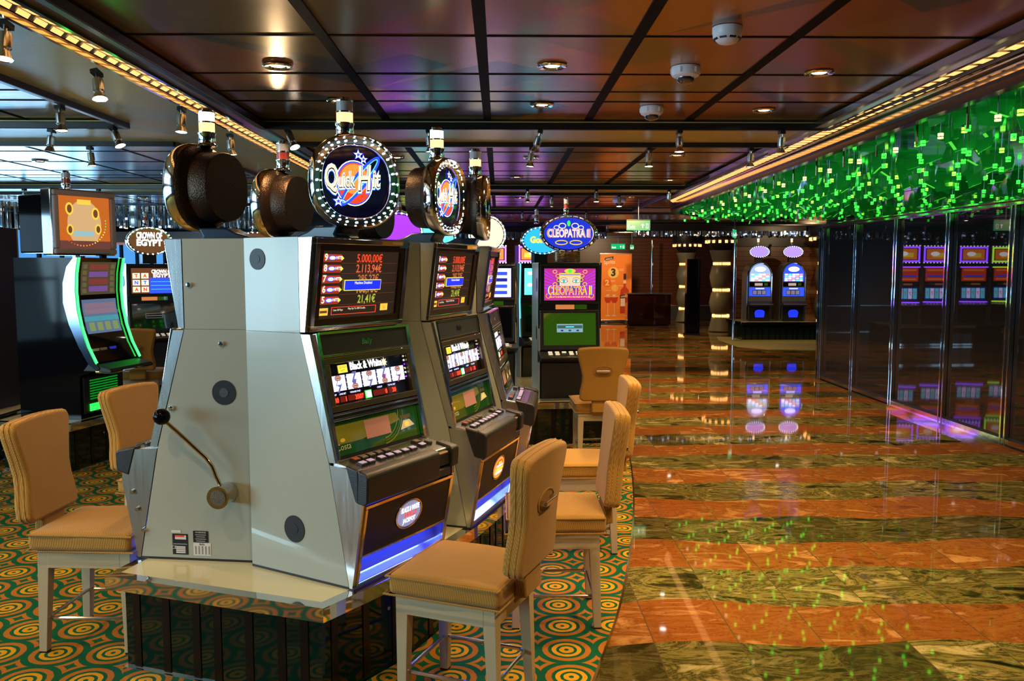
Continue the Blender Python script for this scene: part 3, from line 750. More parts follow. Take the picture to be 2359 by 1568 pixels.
# ------------------------------------------------------------------ the reel machine with the sloping grey cabinet
# local axes: +x towards the player, y across, z up from the plinth top; back at x=0
WH = .31
def reel_machine(label, N, th, side, handle=False, detail=2, lit=1, swivel=0., badge='silver', tx=.36, group='sloping grey reel machines'):
    d = Vector((math.cos(th), math.sin(th), 0)); wv = Vector((-math.sin(th), math.cos(th), 0))
    O = Vector((N[0], N[1], 0))-d*.53+wv*WH*side
    t = thing('slot_machine', (O.x, O.y, .452), th, label, 'slot machine', group)
    # cabinet core
    q = MB()
    q.prism([(0.004, .002), (.52, .002), (.425, .482), (.29, .985), (.29, 1.36), (.004, 1.36)], -WH+.012, WH-.012, DKGREY)
    q.build('cabinet', t)
    for s in (-1, 1):
        y0, y1 = (s*WH-s*.012, s*WH)
        q = MB()
        q.prism([(0, .006), (.527, .006), (.435, .485), (.299, .989), (0, .989)], min(y0, y1), max(y0, y1), GREY)
        q.prism([(0, .9905), (.297, .9905), (.297, 1.365), (0, 1.365)], min(y0, y1), max(y0, y1), GREY)
        sp = q.build('side_panel', t)
        q = MB(); yy = s*(WH+.0005)
        q.M = None
        for (a, z, r, inner) in ([(.076, 1.28, .043, 0), (.247, .196, .055, 0)] if not handle or s < 0 else [(.133, .725, .052, 1), ]):
            q = MB(); q.cyl((a, s*(WH-.004), z), (a, s*(WH+.003), z), r, BLACK, 28); q.cyl((a, s*(WH), z), (a, s*(WH+.0045), z), r*.38, DKGREY if inner else BLACK, 20); q.build('cable_grommet', sp, smooth=1)
        if handle and s > 0:
            for (a, z) in ((.270, 1.175), (.137, .930), (.366, .655)):
                q = MB(); q.lathe([(.013, 0), (.013, .002), (.010, .006), (.010, .012), (0, .013)], (0, 0, 0), CHROME, 14)
                k = q.build('lock', sp, smooth=1); k.location = (a, s*WH, z); k.rotation_euler = (-PI/2 if s > 0 else PI/2, 0, 0)
    # brushed steel side cheeks in front of the grey panels
    for s in (-1, 1):
        y0, y1 = sorted((s*(WH-.016), s*(WH+.001)))
        q = MB(); q.prism([(.301, .994), (.325, .994), (.372, 1.363), (.301, 1.363)], y0, y1, STEEL)
        q.prism([(.303, .985), (.350, .985), (.372, .90), (.470, .49), (.438, .49)], y0, y1, STEEL)
        q.prism([(.531, .004), (.545, .004), (.603, .34), (.598, .47), (.44, .48)], y0, y1, STEEL)
        c = q.build('steel_cheek', t)
        if handle and s > 0:
            for (a, z) in ((.555, .29), (.535, .215), (.51, .125)):
                q = MB(); q.cyl((a, WH, z), (a, WH+.012, z), .009, CHROME, 12); q.build('lock', c, smooth=1)
    q = MB(); q.box(.0, -WH+.01, 1.362, .372, WH-.01, 1.367, DKGREY); q.build('top_plate', t)
    Wd = WH-.016
    # top box front: from z .995 (x .325) to 1.363 (x .372)
    o = Vector((.318, 0, .995)); up = Vector((.050, 0, .368)); L = up.length
    q = MB(); q.frame(o, (0, 1, 0), up)
    q.slab(-Wd, 0, Wd, L, -.02, .0, BLACK)
    q.rframe(-Wd, 0, Wd, L, .022, 0, .018, CHROME)
    q.rframe(-Wd+.022, .022, Wd-.022, L-.022, .028, 0, .013, mat('bezel_brown', (.035, .026, .016), .25))
    tb = q.build('top_box_frame', t, bevel=.002)
    q = MB(); q.frame(o, (0, 1, 0), up)
    x0, x1, y0, y1 = -Wd+.05, Wd-.05, .05, L-.05; SW = x1-x0; SH = y1-y0
    q.rect(x0, y0, x1, y1, E_SCR, .001)
    if detail:
        rows = [('9', '5.000,00€', E_RED), ('8', '2.113,94€', glow('t2', (1., .16, .06), .9)), ('7', '285,27€', glow('t3', (1., .28, .10), .6)), ('6', '106,76€', glow('t4', (1., .42, .08), .7)), ('5', '21,41€', glow('t5', (.72, .82, .10), .7))]
        rh = SH*.158; pl = E_RED if lit < 5 else E_BLU
        for i, (a, bt, m) in enumerate(rows):
            yy = y1-.008-rh*(i+1)
            q.rect(x0+.01, yy+.006, x0+.115, yy+rh-.006, glow('plate_red', (.75, .05, .015), .75), .002); q.poly([(x0+.115, yy+rh*.25), (x0+.130, yy+rh*.5), (x0+.115, yy+rh*.75)], E_YEL, .003)
            q.text(a, x0+.024, yy+.012, rh*.62, E_CRM, .004, bold=.03); q.ell(x0+.060, yy+rh*.52, .024, rh*.24, E_BLU, .003, 14); q.ell(x0+.060, yy+rh*.52, .018, rh*.17, E_CRM, .004, 14)
            q.text('HITS', x0+.098, yy+.018, .012, E_WHT, .004)
            q.rect(x0+.013, yy+.009, x0+.112, yy+.013, E_BRN, .0035)
            q.text(bt, x0+SW*.60, yy+.006, rh*.78, m, .003, width=(.165 if i < 2 else .135 if i < 4 else .115), bold=.012)
            q.rect(x0+.12, yy+.001, x1-.01, yy+.0022, E_BRN, .002)
        q.rect(x0+.14, y0+SH*.40, x0+.375, y0+SH*.565, E_YEL, .006); q.rect(x0+.143, y0+SH*.41, x0+.372, y0+SH*.555, glow('box_blue', (.01, .03, 1.), 1.3), .007)
        q.text('Machine Disabled', x0+.257, y0+SH*.50, .011, E_LAV, .009)
        q.rframe(x0+.08, y0+.010, x0+.36, y0+.042, .002, .001, .003, E_RED); q.rect(x0+.006, y0+.010, x0+.060, y0+.040, E_GOLD, .002); q.rect(x0+.39, y0+.016, x0+.44, y0+.046, E_GOLD, .002)
        q.text('Line 30 Pays', x0+.12, y0+.026, .008, E_CRM, .003); q.text('Play Up To 300 Credits', x0+.235, y0+.029, .008, E_CRM, .003); q.rect(x0+.012, y0+.020, x0+.054, y0+.030, E_BRN, .003); q.text('1¢', x0+.415, y0+.024, .014, E_RED, .003)
        q.rect(x0+.32, L-.018, x0+.44, L-.004, E_GOLD, .020) if 0 else None
    q.build('jackpot_screen', tb)
    if detail:
        q = MB(); q.frame(o, (0, 1, 0), up); q.slab(.10, L-.020, .245, L-.003, .0185, .0195, mat('sticker_yellow', (.62, .40, .05), .5)); q.slab(.17, L-.016, .235, L-.006, .0195, .0202, mat('sticker_pale', (.75, .62, .52), .5)); q.slab(.225, L-.03, .285, L-.002, .0180, .0188, mat('sticker_blue', (.03, .16, .42), .4)); q.build('asset_sticker', tb)
    # main door, sloping: z .985 -> .487
    o = Vector((.438, 0, .490)); up = Vector((-.098, 0, .495)); L = up.length
    q = MB(); q.frame(o, (0, 1, 0), up)
    q.slab(-Wd, 0, Wd, L, -.01, .010, BLACK)
    q.slab(-Wd, 0, -Wd+.018, L, .008, .030, CHROME); q.slab(Wd-.018, 0, Wd, L, .008, .030, CHROME)
    for yy in (.150, .172, L-.100, L-.008): q.slab(-Wd+.018, yy, Wd-.018, yy+.010, .008, .030, BRASS if yy > .3 else CHROME)
    dr = q.build('main_door', t, bevel=.0015)
    q = MB(); q.frame(o, (0, 1, 0), up); q.slab(-Wd+.018, L-.090, Wd-.018, L-.008, .010, .024, SOFTB); q.text('Bally', 0, L-.062, .024, CHROME, .0255, skew=.25, bold=.02); q.build('logo_strip', dr)
    a0, a1 = .190, L-.104
    q = MB(); q.frame(o, (0, 1, 0), up); q.rframe(-Wd+.018, a0-.004, Wd-.018, a1+.002, .026, .010, .032, mat('gold_bezel', (.16, .13, .07), .22, .8)); rf = q.build('reel_bezel', dr, bevel=.003)
    q = MB(); q.frame(o, (0, 1, 0), up); X0, X1 = -Wd+.046, Wd-.046; Y0, Y1 = a0+.024, a1-.024
    q.rect(X0, Y0, X1, Y1, E_BLK, .0112)
    HH = Y1-Y0; rw = (X1-X0-.035)/5
    q.rect(X0+.06, Y1-.040, X0+.115, Y1-.008, E_YEL, .013); q.text('QUICK', X0+.087, Y1-.021, .010, E_BLK, .0142); q.text('HIT', X0+.087, Y1-.036, .010, E_BLK, .0142)
    q.text('Black & White', X0+.235, Y1-.033, .030, E_WHT, .013, width=.205, bold=.035); q.star(X0+.352, Y1-.022, .022, E_CRM, .0135, 8, .5)
    for i in range(5):
        xa = X0+.006+i*(rw+.004); xb = xa+rw-.006; ya, yb = Y0+.052, Y1-.048
        n = 6
        for k in range(n):
            y_a = ya+(yb-ya)*k/n; y_b = ya+(yb-ya)*(k+1)/n; bl = 1-abs((k+.5)/n-.5)*1.0
            q.rect(xa, y_a, xb, y_b, glow('reel_%d' % min(k, n-1-k), (.60+.1*bl, .60+.08*bl, 1.), 1.1+1.3*bl), .013)
        cx = (xa+xb)/2; cy = [ya+(yb-ya)*f for f in (.17, .5, .83)]
        DK = glow('symbol_navy', (.16, .17, .48), .9); DR = glow('symbol_red', (.42, .08, .24), .8); GD = glow('symbol_gold', (.75, .48, .16), .9)
        for j in range(3):
            kk = (i*2+j) % 4
            if kk == 0: q.text('7', cx, cy[j]-.014, .030, DR if i == 4 else DK, .0145, bold=.06, skew=.2)
            elif kk == 1:
                q.poly([(cx-.018, cy[j]-.009), (cx+.018, cy[j]-.009), (cx+.010, cy[j]+.004), (cx+.006, cy[j]+.014), (cx-.006, cy[j]+.014), (cx-.010, cy[j]+.004)], DK, .0145); q.poly([(cx-.013, cy[j]-.006), (cx+.013, cy[j]-.006), (cx+.004, cy[j]+.010), (cx-.004, cy[j]+.010)], E_LAV, .0155); q.ell(cx, cy[j]-.011, .004, .004, DK, .0155, 8)
            elif kk == 2: q.ell(cx, cy[j], .019, .012, DR, .0145, 18); q.ell(cx, cy[j], .016, .008, GD, .0155, 18); q.rect(cx-.012, cy[j]-.002, cx+.012, cy[j]+.002, DR, .0165)
            else: q.ell(cx-.003, cy[j]-.002, .013, .010, DR if i > 1 else DK, .0145, 14); q.poly([(cx-.002, cy[j]+.004), (cx+.018, cy[j]+.008), (cx+.004, cy[j]-.002)], DK, .0155)
        for j in range(3): q.ell(xb+.005, cy[j], .0016, .0016, E_BULB, .0145, 6)
    for k in range(9): q.rect(X1-.010, Y0+.06+k*.018, X1-.003, Y0+.068+k*.018, (E_PUR, E_WHT, E_CRM)[k % 3], .014)
    for xa, xb, s, cap in ((X0+.004, X0+.038, '30', 'BET'), (X0+.045, X0+.085, '1', 'LINE BET'), (X0+.092, X0+.190, '3507', 'WINNER PAID'), (X0+.250, X0+.345, '0', 'CREDIT'), (X0+.352, X0+.405, '20', 'TOTAL BET')):
        q.rect(xa, Y0+.006, xb, Y0+.030, E_LRED, .013); q.text(s, xb-.004, Y0+.008, .018, E_DOT, .0145, 'R', bold=.03); q.text(cap, (xa+xb)/2, Y0+.036, .007, E_LAV, .013)
    q.rect(X0+.198, Y0+.002, X0+.240, Y0+.036, E_GRN, .013); q.rect(X0+.203, Y0+.006, X0+.235, Y0+.032, E_WHT, .015)
    q.build('reel_screen', rf)
    q = MB(); q.frame(o, (0, 1, 0), up)
    OLV = mat('glass_olive', (.20, .20, .015), .10, emit=(.3, .3, .02), es=.06, coat=1.); GRG = mat('glass_green', (.012, .09, .012), .08, coat=1.)
    x0, x1, y0, y1 = -Wd+.020, Wd-.020, .012, .150
    q.rect(x0, y0, x1, y1, GRG, .012); q.poly([(x0, y0+.045), (x0+.16, y0+.045), (x1-.13, y0+.085), (x1-.15, y1-.018), (x0, y1-.018)], OLV, .0128)
    q.poly([(x0+.19, y0+.04), (x0+.35, y0+.04), (x0+.345, y1-.022), (x0+.185, y1-.022)], mat('paper_pink', (.52, .27, .25), .35), .0136)
    q.text('Costa', x0+.045, y0+.022, .026, mat('logo_pale', (.55, .6, .45), .4), .0136); q.ell(x0+.045, y0+.060, .015, .008, mat('logo_yellow', (.75, .6, .08), .4), .0136, 12)
    for k in range(3): q.ering(x1-.245, y1+.01, .115+.015*k, .125+.012*k, .005, OLV if k % 2 == 0 else mat('leaf', (.06, .18, .02), .3), .0140, 16, 0, -PI/2, -.15)
    q.rect(x1-.125, y1-.052, x1-.055, y1-.036, mat('slot_lip', (.25, .2, .12), .35, .6), .0145); q.poly([(x1-.135, y1-.098), (x1-.035, y1-.088), (x1-.065, y1-.060), (x1-.11, y1-.060)], mat('logo_card', (.75, .70, .62), .4), .0146); q.ell(x1-.087, y1-.078, .016, .011, E_GOLD, .0152, 12)
    q.build('belly_glass', dr)
    # button deck
    q = MB()
    q.prism([(.44, .492), (.600, .462), (.604, .455), (.598, .40), (.46, .40)], -Wd, Wd, CHROMED)
    dk = q.build('button_deck', t, bevel=.003)
    q = MB()
    nose = [(.585, .474), (.622, .466), (.634, .452), (.630, .352), (.616, .340), (.575, .345)]
    y_end = Wd-.10 if True else Wd
    q.prism(nose, -WH-.004, .165, SOFTB); q.prism([(.535, .484), (.62, .468), (.630, .455), (.625, .38), (.57, .36)], .262, WH+.004, SOFTB)
    q.prism([(.575, .38), (.622, .38), (.622, .345), (.575, .345)], .165, .262, SOFTB)
    q.prism([(.520, .489), (.586, .475), (.586, .345), (.568, .348)], -WH-.004, -WH+.030, SOFTB)
    q.build('arm_rest', dk, bevel=.007, bseg=3, smooth=1)
    q = MB(); q.box(.56, .172, .392, .612, .258, .440, BLACK); q.box(.60, .182, .444, .612, .250, .450, glow('ticket_amber', (.9, .35, .1), .5)); q.build('ticket_slot', dk)
    BT = [mat('button_pale', (.42, .38, .55), .35, emit=(.35, .3, .8), es=.25), mat('button_dim', (.14, .11, .10), .3), mat('button_red', (.35, .05, .03), .3)]
    spots = [(.487, -.215+.048*k, BT[2] if k == 0 else BT[1]) for k in range(5)]+[(.532, -.225, BT[0]), (.532, -.178, BT[0])]+[(.532, -.108+.052*k, BT[0]) for k in range(5)]+[(.527, .175, BT[0]), (.487, .185, BT[1])]
    pr = {}
    for bx, by, m in spots:
        key = m.name
        if key not in pr:
            g = MB(); g.box(-.014, -.019, -.004, .014, .019, .010, BLACK); g.box(-.011, -.016, .010, .011, .016, .013, m); bo = g.build('button', dk, bevel=.0015); pr[key] = bo
        else: bo = pr[key].copy(); COL.objects.link(bo)
        bo.parent = dk; bo.location = (bx, by, .492-(bx-.44)*.1875); bo.rotation_euler = (0, R(10.6), 0)
    g = MB(); g.cyl((0, 0, -.004), (0, 0, .010), .019, BLACK, 16); g.cyl((0, 0, .010), (0, 0, .014), .015, CHROMED, 16); bo = g.build('button', dk); bo.location = (.520, .230, .477); bo.rotation_euler = (0, R(10.6), 0)
    # belly door with badge and blue-lit scoop: x .605,z .34 -> .547,z .0
    o = Vector((.543, 0, .006)); up = Vector((.058, 0, .330)); L = up.length
    q = MB(); q.frame(o, (0, 1, 0), up)
    q.rframe(-Wd, 0, Wd, L, .014, -.006, .008, BRASS); q.slab(-Wd, .118, Wd, .128, -.006, .008, BRASS)
    bd = q.build('belly_door', t, bevel=.0015)
    q = MB(); q.frame(o, (0, 1, 0), up); q.slab(-Wd+.014, .128, Wd-.014, L-.012, -.006, .002, mat('velvet_black', (.010, .007, .007), .5)); bp = q.build('badge_panel', bd)
    q = MB(); q.frame(o, (0, 1, 0), up); cx, cy = .0, .128+(L-.14)*.52
    q.ell(cx, cy, .086, .062, CHROMED, .004, 32); q.ering(cx, cy, .088, .064, .006, CHROME, .007, 32)
    if badge == 'silver':
        q.ell(cx, cy, .078, .055, glow('badge_bg', (.35, .35, .62), .8), .006, 28)
        q.text('BLACK & WHITE', cx, cy+.014, .022, E_WHT, .009, width=.120, bold=.03); q.text('WILD', cx, cy-.010, .022, E_RED, .010, width=.085, bold=.04, skew=.2); q.text('JACKPOT', cx, cy-.034, .019, E_WHT, .009, width=.085, bold=.03)
    else:
        q.ell(cx, cy, .078, .055, E_ORG, .006, 28); q.ell(cx, cy+.022, .05, .02, E_RED, .007, 20); [q.rect(cx-w_, cy+y_, cx+w_, cy+y_+.010, m_, .009) for w_, y_, m_ in ((.045, .006, E_WHT), (.058, -.012, E_YEL), (.05, -.030, E_WHT), (.025, .022, E_YEL))]
    q.build('oval_badge', bp)
    # concave scoop
    q = MB(); n = 8; prof = []
    for k in range(n+1):
        a = k/n; base = o+up*(.014+(.118-.014)*a)/L; dep = .055*math.sin(PI*min(1, a*1.02))**.7 if 0 < k < n else 0
        prof.append((base.x-dep, base.z))
    vs = [(x, y, z) for y in (-Wd+.014, Wd-.014) for x, z in prof]
    q.add(vs, [(i, i+1, i+n+2, i+n+1) for i in range(n)], mat('scoop_steel', (.55, .55, .62), .22, 1.))
    for y in (-Wd+.014, Wd-.014): q.add([(x, y, z) for x, z in prof], [tuple(range(n+1))], CHROMED)
    sc_ = q.build('coin_scoop', bd, smooth=1)
    lo = bpy.data.lights.new('scoop_light', 'AREA'); lo.energy = 3.5; lo.color = (.03, .06, 1.); lo.shape = 'RECTANGLE'; lo.size = .50; lo.size_y = .02
    lo = bpy.data.objects.new('scoop_light', lo); COL.objects.link(lo); lo.parent = sc_; lo.location = (.553, 0, .112); lo.rotation_euler = (0, R(12), R(0)); lo.rotation_euler = (0, R(18), 0); lo.data.size = .02; lo.data.size_y = .50
    q = MB(); q.box(.535, -Wd+.05, .1135, .556, Wd-.05, .1165, glow('led_blue', (.03, .06, 1.), 8.)); q.build('blue_led_bar', sc_)
    q = MB(); q.box(.512, -.15, .020, .530, .02, .026, glow('reflection_cyan', (.02, .40, 1.), 3.)); q.build('led_reflection', sc_)  # glowing bar put in for the LED's reflection in the tray
    q = MB(); q.prism([(0, -.0015), (.55, -.0015), (.553, .008), (.0, .008)], -WH-.0005, WH+.0005, SEAM); q.build('foot_seal', t)
    # sign
    topper_main(t, tx, 1.60, swivel, lit, bulbs=detail > 0)
    if handle:
        y = WH
        q = MB(); q.cyl((.126, y, .303), (.126, y+.095, .303), .043, CHROMED, 28); q.cyl((.126, y+.095, .303), (.126, y+.103, .303), .047, BRASS, 28); q.cyl((.126, y+.103, .303), (.126, y+.106, .303), .037, CHROMED, 28)
        hb = q.build('pull_handle', t, smooth=1)
        q = MB(); q.frame((.126, y+.1065, .303), (-1, 0, 0), (0, 0, 1)); q.text('Bally', 0, .002, .022, mat('engraved', (.35, .33, .3), .3, .8), .0005, skew=.2, bold=.02); q.text('GAMING', 0, -.018, .012, mat('engraved', (.35, .33, .3), .3, .8), .0005, bold=.02); q.ering(0, 0, .036, .036, .003, BRASS, .0005, 28); q.build('hub_cap', hb)
        q = MB(); q.tube([(.133, y+.055, .340), (.150, y+.06, .38), (.163, y+.065, .425), (.185, y+.07, .46), (.30, y+.09, .575), (.345, y+.10, .620)], .0085, BRASS, 10); q.build('lever', hb, smooth=1)
        q = MB(); q.sphere((.356, y+.102, .636), .034, GLOSSB, 24, 14); q.build('knob', hb, smooth=1)
        # rating plates
        q = MB(); q.frame((0, y+.0005, 0), (-1, 0, 0), (0, 0, 1)); LB = mat('plate_black', (.012, .014, .016), .3); LP = mat('plate_pale', (.62, .60, .58), .4); LR = mat('plate_red', (.6, .05, .03), .4); SL = mat('plate_silver', (.35, .37, .37), .3, .7)
        def pl(a0, b0, a1, b1, m, h=.001): q.rect(a0, b0, a1, b1, m, h)
        pl(-.384, .022, -.314, .112, LB); pl(-.380, .066, -.318, .070, SL, .0015); pl(-.372, .088, -.322, .106, LP, .0015); pl(-.372, .098, -.330, .106, LR, .0018)
        for k in range(4): pl(-.368, .028+k*.008, -.326, .034+k*.008, LP, .0015)
        pl(-.388, .116, -.345, .128, LP); q.text('CE', -.377, .046, .014, LP, .002)
        pl(-.290, .078, -.222, .128, LB); pl(-.290, .020, -.212, .076, LP)
        q.text('WARNING', -.256, .118, .007, LP, .002)
        for k in range(4): q.rect(-.280+.004*(k % 2), .110-k*.009, -.232-.004*(k % 2), .112-k*.009, LP, .002)
        for k in range(5): pl(-.283+k*.015, .026, -.276+k*.015, .062, SL, .0015)
        q.text('Bally', -.251, .066, .009, LB, .002)
        q.build('rating_label', t)
    return t
M1 = reel_machine('nearest grey reel slot machine facing right, with lit round sign and blue-lit tray', (-.584, 3.206), R(-31), 1, False, 2, 2, R(-27), 'silver', .325)
M2 = reel_machine('second grey reel slot machine of the right-facing row, with a glowing orange badge', (-.156, 3.974), R(-18.4), 1, False, 2, 1, R(-4), 'orange', .31)
M3 = reel_machine('third grey reel slot machine of the right-facing row, seen nearly edge-on', (.10, 4.80), R(-5), 1, False, 2, 2, R(2), 'silver', .31)
M4 = reel_machine('grey reel slot machine facing left, with a pull handle and black knob', (-1.546, 3.581), R(172.6), -1, True, 2, 1, R(-13), 'silver', .375)
M5 = reel_machine('grey reel slot machine facing left, only its round sign rising behind the handle machine', (-1.47, 4.55), R(172), -1, False, 0, 0, R(-12), 'silver')
M6 = reel_machine('left-facing grey reel slot machine, its dark sign half hidden behind the nearest lit sign', (-1.22, 5.85), R(160), -1, False, 0, 0, R(-4), 'silver')

# ================================================================== plinths
def plinth(label, top, z, inset=.07, stripes=True, h0=0.):
    t = thing('machine_plinth', (0, 0, 0), 0, label, 'plinth')
    n = len(top)
    cx = sum(p[0] for p in top)/n; cy = sum(p[1] for p in top)/n
    def off(pts, dd):
        out = []
        for i in range(n):
            a = Vector(pts[i-1]); b_ = Vector(pts[i]); c = Vector(pts[(i+1) % n])
            e1 = (b_-a).normalized(); e2 = (c-b_).normalized(); n1 = Vector((-e1.y, e1.x)); n2 = Vector((-e2.y, e2.x)); m = (n1+n2); m = m/max(.35, m.length_squared)*2
            out.append(tuple(b_+m*dd))
        return out
    q = MB(); q.prism(off(top, .045), z-.05, z, TOPC, 'z'); q.build('laminate_top', t)
    q = MB(); i1 = off(top, .045)
    for i in range(n):
        a, b_ = top[i], top[(i+1) % n]; c, d = i1[i], i1[(i+1) % n]
        q.add([(*a, z-.002), (*b_, z-.002), (*d, z+.001), (*c, z+.001), (*a, z-.058), (*b_, z-.058), (*d, z-.058), (*c, z-.058)], [(0, 1, 2, 3), (4, 5, 1, 0), (7, 6, 5, 4), (3, 2, 6, 7)], MIRROR)
    q.build('mirror_edge_band', t)
    body = off(top, inset)
    q = MB(); q.prism(body, .05, z-.058, PLINTH, 'z'); bd = q.build('glass_body', t)
    toe = off(top, inset-.015)
    q = MB(); q.prism(toe, 0.008, .05, MIRROR, 'z'); q.build('kick_plate', t)
    if stripes:
        q = MB(); DS = mat('stripe_black', (.002, .002, .002), .25)
        for i in range(n):
            a = Vector(body[i]); b_ = Vector(body[(i+1) % n]); L = (b_-a).length; e = (b_-a)/L; nn = Vector((e.y, -e.x)); k = max(1, int(L/.13))
            for j in range(k):
                c = a+e*(L*(j+.30+.12*((j*37) % 3))/k); w_ = .035
                pts = [c, c+e*w_, c+e*w_+nn*.004, c+nn*.004]
                q.prism([tuple(p) for p in pts], .055, z-.06, DS, 'z')
        q.build('black_stripes', t)
    q = MB(); a = Vector(body[0]); b_ = Vector(body[1]); m = a+(b_-a)*.78
    nn = Vector(((b_-a).y, -(b_-a).x)).normalized()
    q.cyl((m.x, m.y, .30), (m.x+nn.x*.012, m.y+nn.y*.012, .30), .008, CHROME, 12); q.build('lock', t, smooth=1)
    return t
plinth('cream-topped plinth with a mirrored edge under the nearest bank of grey slot machines', [(-.65, 3.03), (-.36, 3.45), (-.107, 4.021), (.021, 4.398), (.16, 5.0), (.22, 5.6), (.1, 6.4), (-.5, 6.75), (-1.25, 6.6), (-1.45, 5.9), (-1.53, 5.1), (-1.52, 4.3), (-1.53, 3.7), (-1.61, 3.38)], .45, inset=.055)

# ================================================================== ceiling fittings
def make_down():
    q = MB(); q.lathe([(.040, -.001), (.074, -.001), (.078, -.006), (.070, -.012), (.050, -.010), (.044, .0)], (0, 0, 0), CHROME, 24); o = q.build('recessed_downlight', smooth=1)
    g = MB(); g.lathe([(.0001, -.004), (.036, -.004), (.040, -.001)], (0, 0, 0), E_WHITE, 18); g.build('lamp_face', o); return o
dn = make_down()
DOWN = [(-1.12, 4.41), (-.98, 5.31), (.27, 4.39), (.27, 5.42), (1.68, 4.52), (1.72, 5.58), (.30, 8.0), (1.62, 7.8), (.20, 9.7), (-.95, 8.0), (2.0, 10.0), (.3, 12.6), (1.9, 12.4), (-.9, 12.8), (.3, 16.6), (1.9, 17.0), (3.6, 17.6),
        (-4.4, 8.3), (-3.6, 9.4), (-5.6, 9.0), (-3.6, 12.4), (-5.2, 12.6), (-6.7, 8.4), (-3.6, 4.2), (-5.0, 4.4), (4.2, 21.5), (3.3, 24.6), (6.2, 18.5), (-2.0, 16.6)]
DL = ['near row, over the nearest lit round sign', 'second row, above the nearest lit round sign', 'near row, in the middle of the hall', 'second row, in the middle of the hall', 'near row, left of the far right lamps', 'second row, near the dome cameras on the right']
for i, (x, y) in enumerate(DOWN):
    o = dn if i == 0 else copy_tree(dn); o.location = (x, y, CZ+.018)
    if y > 23.7 or any(a < y < b_ for a, b_ in BY): o.location.z = CZ-.014
    lab = 'chrome-ringed recessed downlight in the brown ceiling, '+DL[i] if i < 6 else 'recessed downlight '+('left of the amber chevron strip' if x < -2.5 else 'beyond the first olive band')+', %s of those from the camera' % ORD[i-6]
    tag(o, lab, 'downlight', 'recessed ceiling downlights')
for x, y, p, tx, ty in [(-1.12, 4.41, 60, -1.1, 4.2), (.27, 4.39, 90, .3, 4.4), (1.68, 4.52, 160, 2.2, 4.6), (.27, 5.42, 80, .3, 5.4), (1.72, 5.58, 190, 2.3, 5.7), (1.62, 7.8, 240, 2.4, 8.), (.3, 8.0, 70, .4, 8), (2.0, 10.0, 400, 2.8, 10), (1.9, 12.4, 420, 2.5, 12.6), (1.9, 17.0, 260, 2.5, 17), (3.6, 17.6, 200, 4, 18), (4.2, 21.5, 160, 4.2, 22),
                        (-3.6, 4.2, 80, -3.2, 4.3), (-4.4, 8.3, 50, -4.2, 8.6), (-3.6, 12.4, 50, -3.6, 12.4), (6.2, 18.5, 45, 6.2, 18.6), (3.3, 24.6, 60, 3.5, 25.5)]:
    spot('downlight_or_fill_beam', (x, y, CZ-.03), (tx, ty, 0), p, (1., .62, .28), 125, .8, .05)
# unseen fill beams added near the viewer to light the foreground
for x, y, p in [(1.5, 2.4, 100), (2.0, 3.2, 100), (-.4, 1.2, 20), (-3.0, 2.0, 50), (-3.6, 3.0, 60)]:
    spot('downlight_or_fill_beam', (x, y, CZ-.03), (x*.9, y+1.0, 0), p, (1., .64, .30), 120, .8, .05)
def make_spot():
    q = MB(); q.box(-.018, -.03, -.022, .018, .03, 0, BLACK); q.cyl((0, 0, -.02), (0, 0, -.045), .008, CHROMED, 8); o = q.build('track_spotlight')
    q = MB(); q.lathe([(.004, -.040), (.024, -.044), (.026, -.060), (.026, -.105), (.020, -.112), (.020, -.118), (.036, -.150), (.034, -.150), (.020, -.122)], (0, 0, 0), CHROMED, 16); q.build('housing', o, smooth=1)
    q = MB(); q.lathe([(.0001, -.146), (.033, -.146)], (0, 0, 0), E_SPOT, 14); q.build('lamp_face', o); return o
sp0 = make_spot()
def sp_px(px, py, Z=CZ-.06):   # a bearing read from the photograph, turned into a place on the rail
    return None
SPOTS = [(-1.47, 6.02, 20, 25), (-.49, 6.0, 0, 5), (.29, 6.0, -8, -15), (1.26, 6.0, 3, 0), (1.98, 6.0, -5, 0), (-.52, 6.87, 5, 0), (.26, 6.87, 0, -5), (1.20, 6.87, 4, 0), (2.02, 6.87, 0, 0),
         (-1.92, 3.42, 10, 0), (-1.96, 4.25, 15, 12), (-1.90, 5.20, 8, 0), (-1.93, 6.2, 0, 5), (-2.60, 5.15, 5, 5), (-2.63, 5.9, 10, 25), (-3.1, 6.02, 0, -8),
         (-4.0, 6.88, 0, 0), (-3.25, 6.88, 0, 5), (-2.55, 7.6, -10, 20), (-5.1, 6.88, 3, 5), (-2.55, 9.2, -10, 0), (.35, 10.55, 0, 0), (1.2, 10.55, 5, 0), (2.1, 10.55, -5, 0), (-.5, 10.55, 0, 5), (.7, 11.4, 0, 0), (1.6, 11.4, 10, 0),
         (-4.9, 10.55, 0, 8), (-5.8, 10.55, 0, 0), (-3.4, 10.55, 5, 0), (-2.9, 11.4, 0, 0), (.4, 14.7, 0, 0), (1.5, 14.7, 5, 0), (-.6, 14.7, 0, 0), (-4.2, 14.7, 0, 0), (-6.4, 14.7, 0, 0), (1.2, 18.9, 0, 0), (2.4, 18.9, 0, 0), (.1, 18.9, 0, 0)]
SC = {}
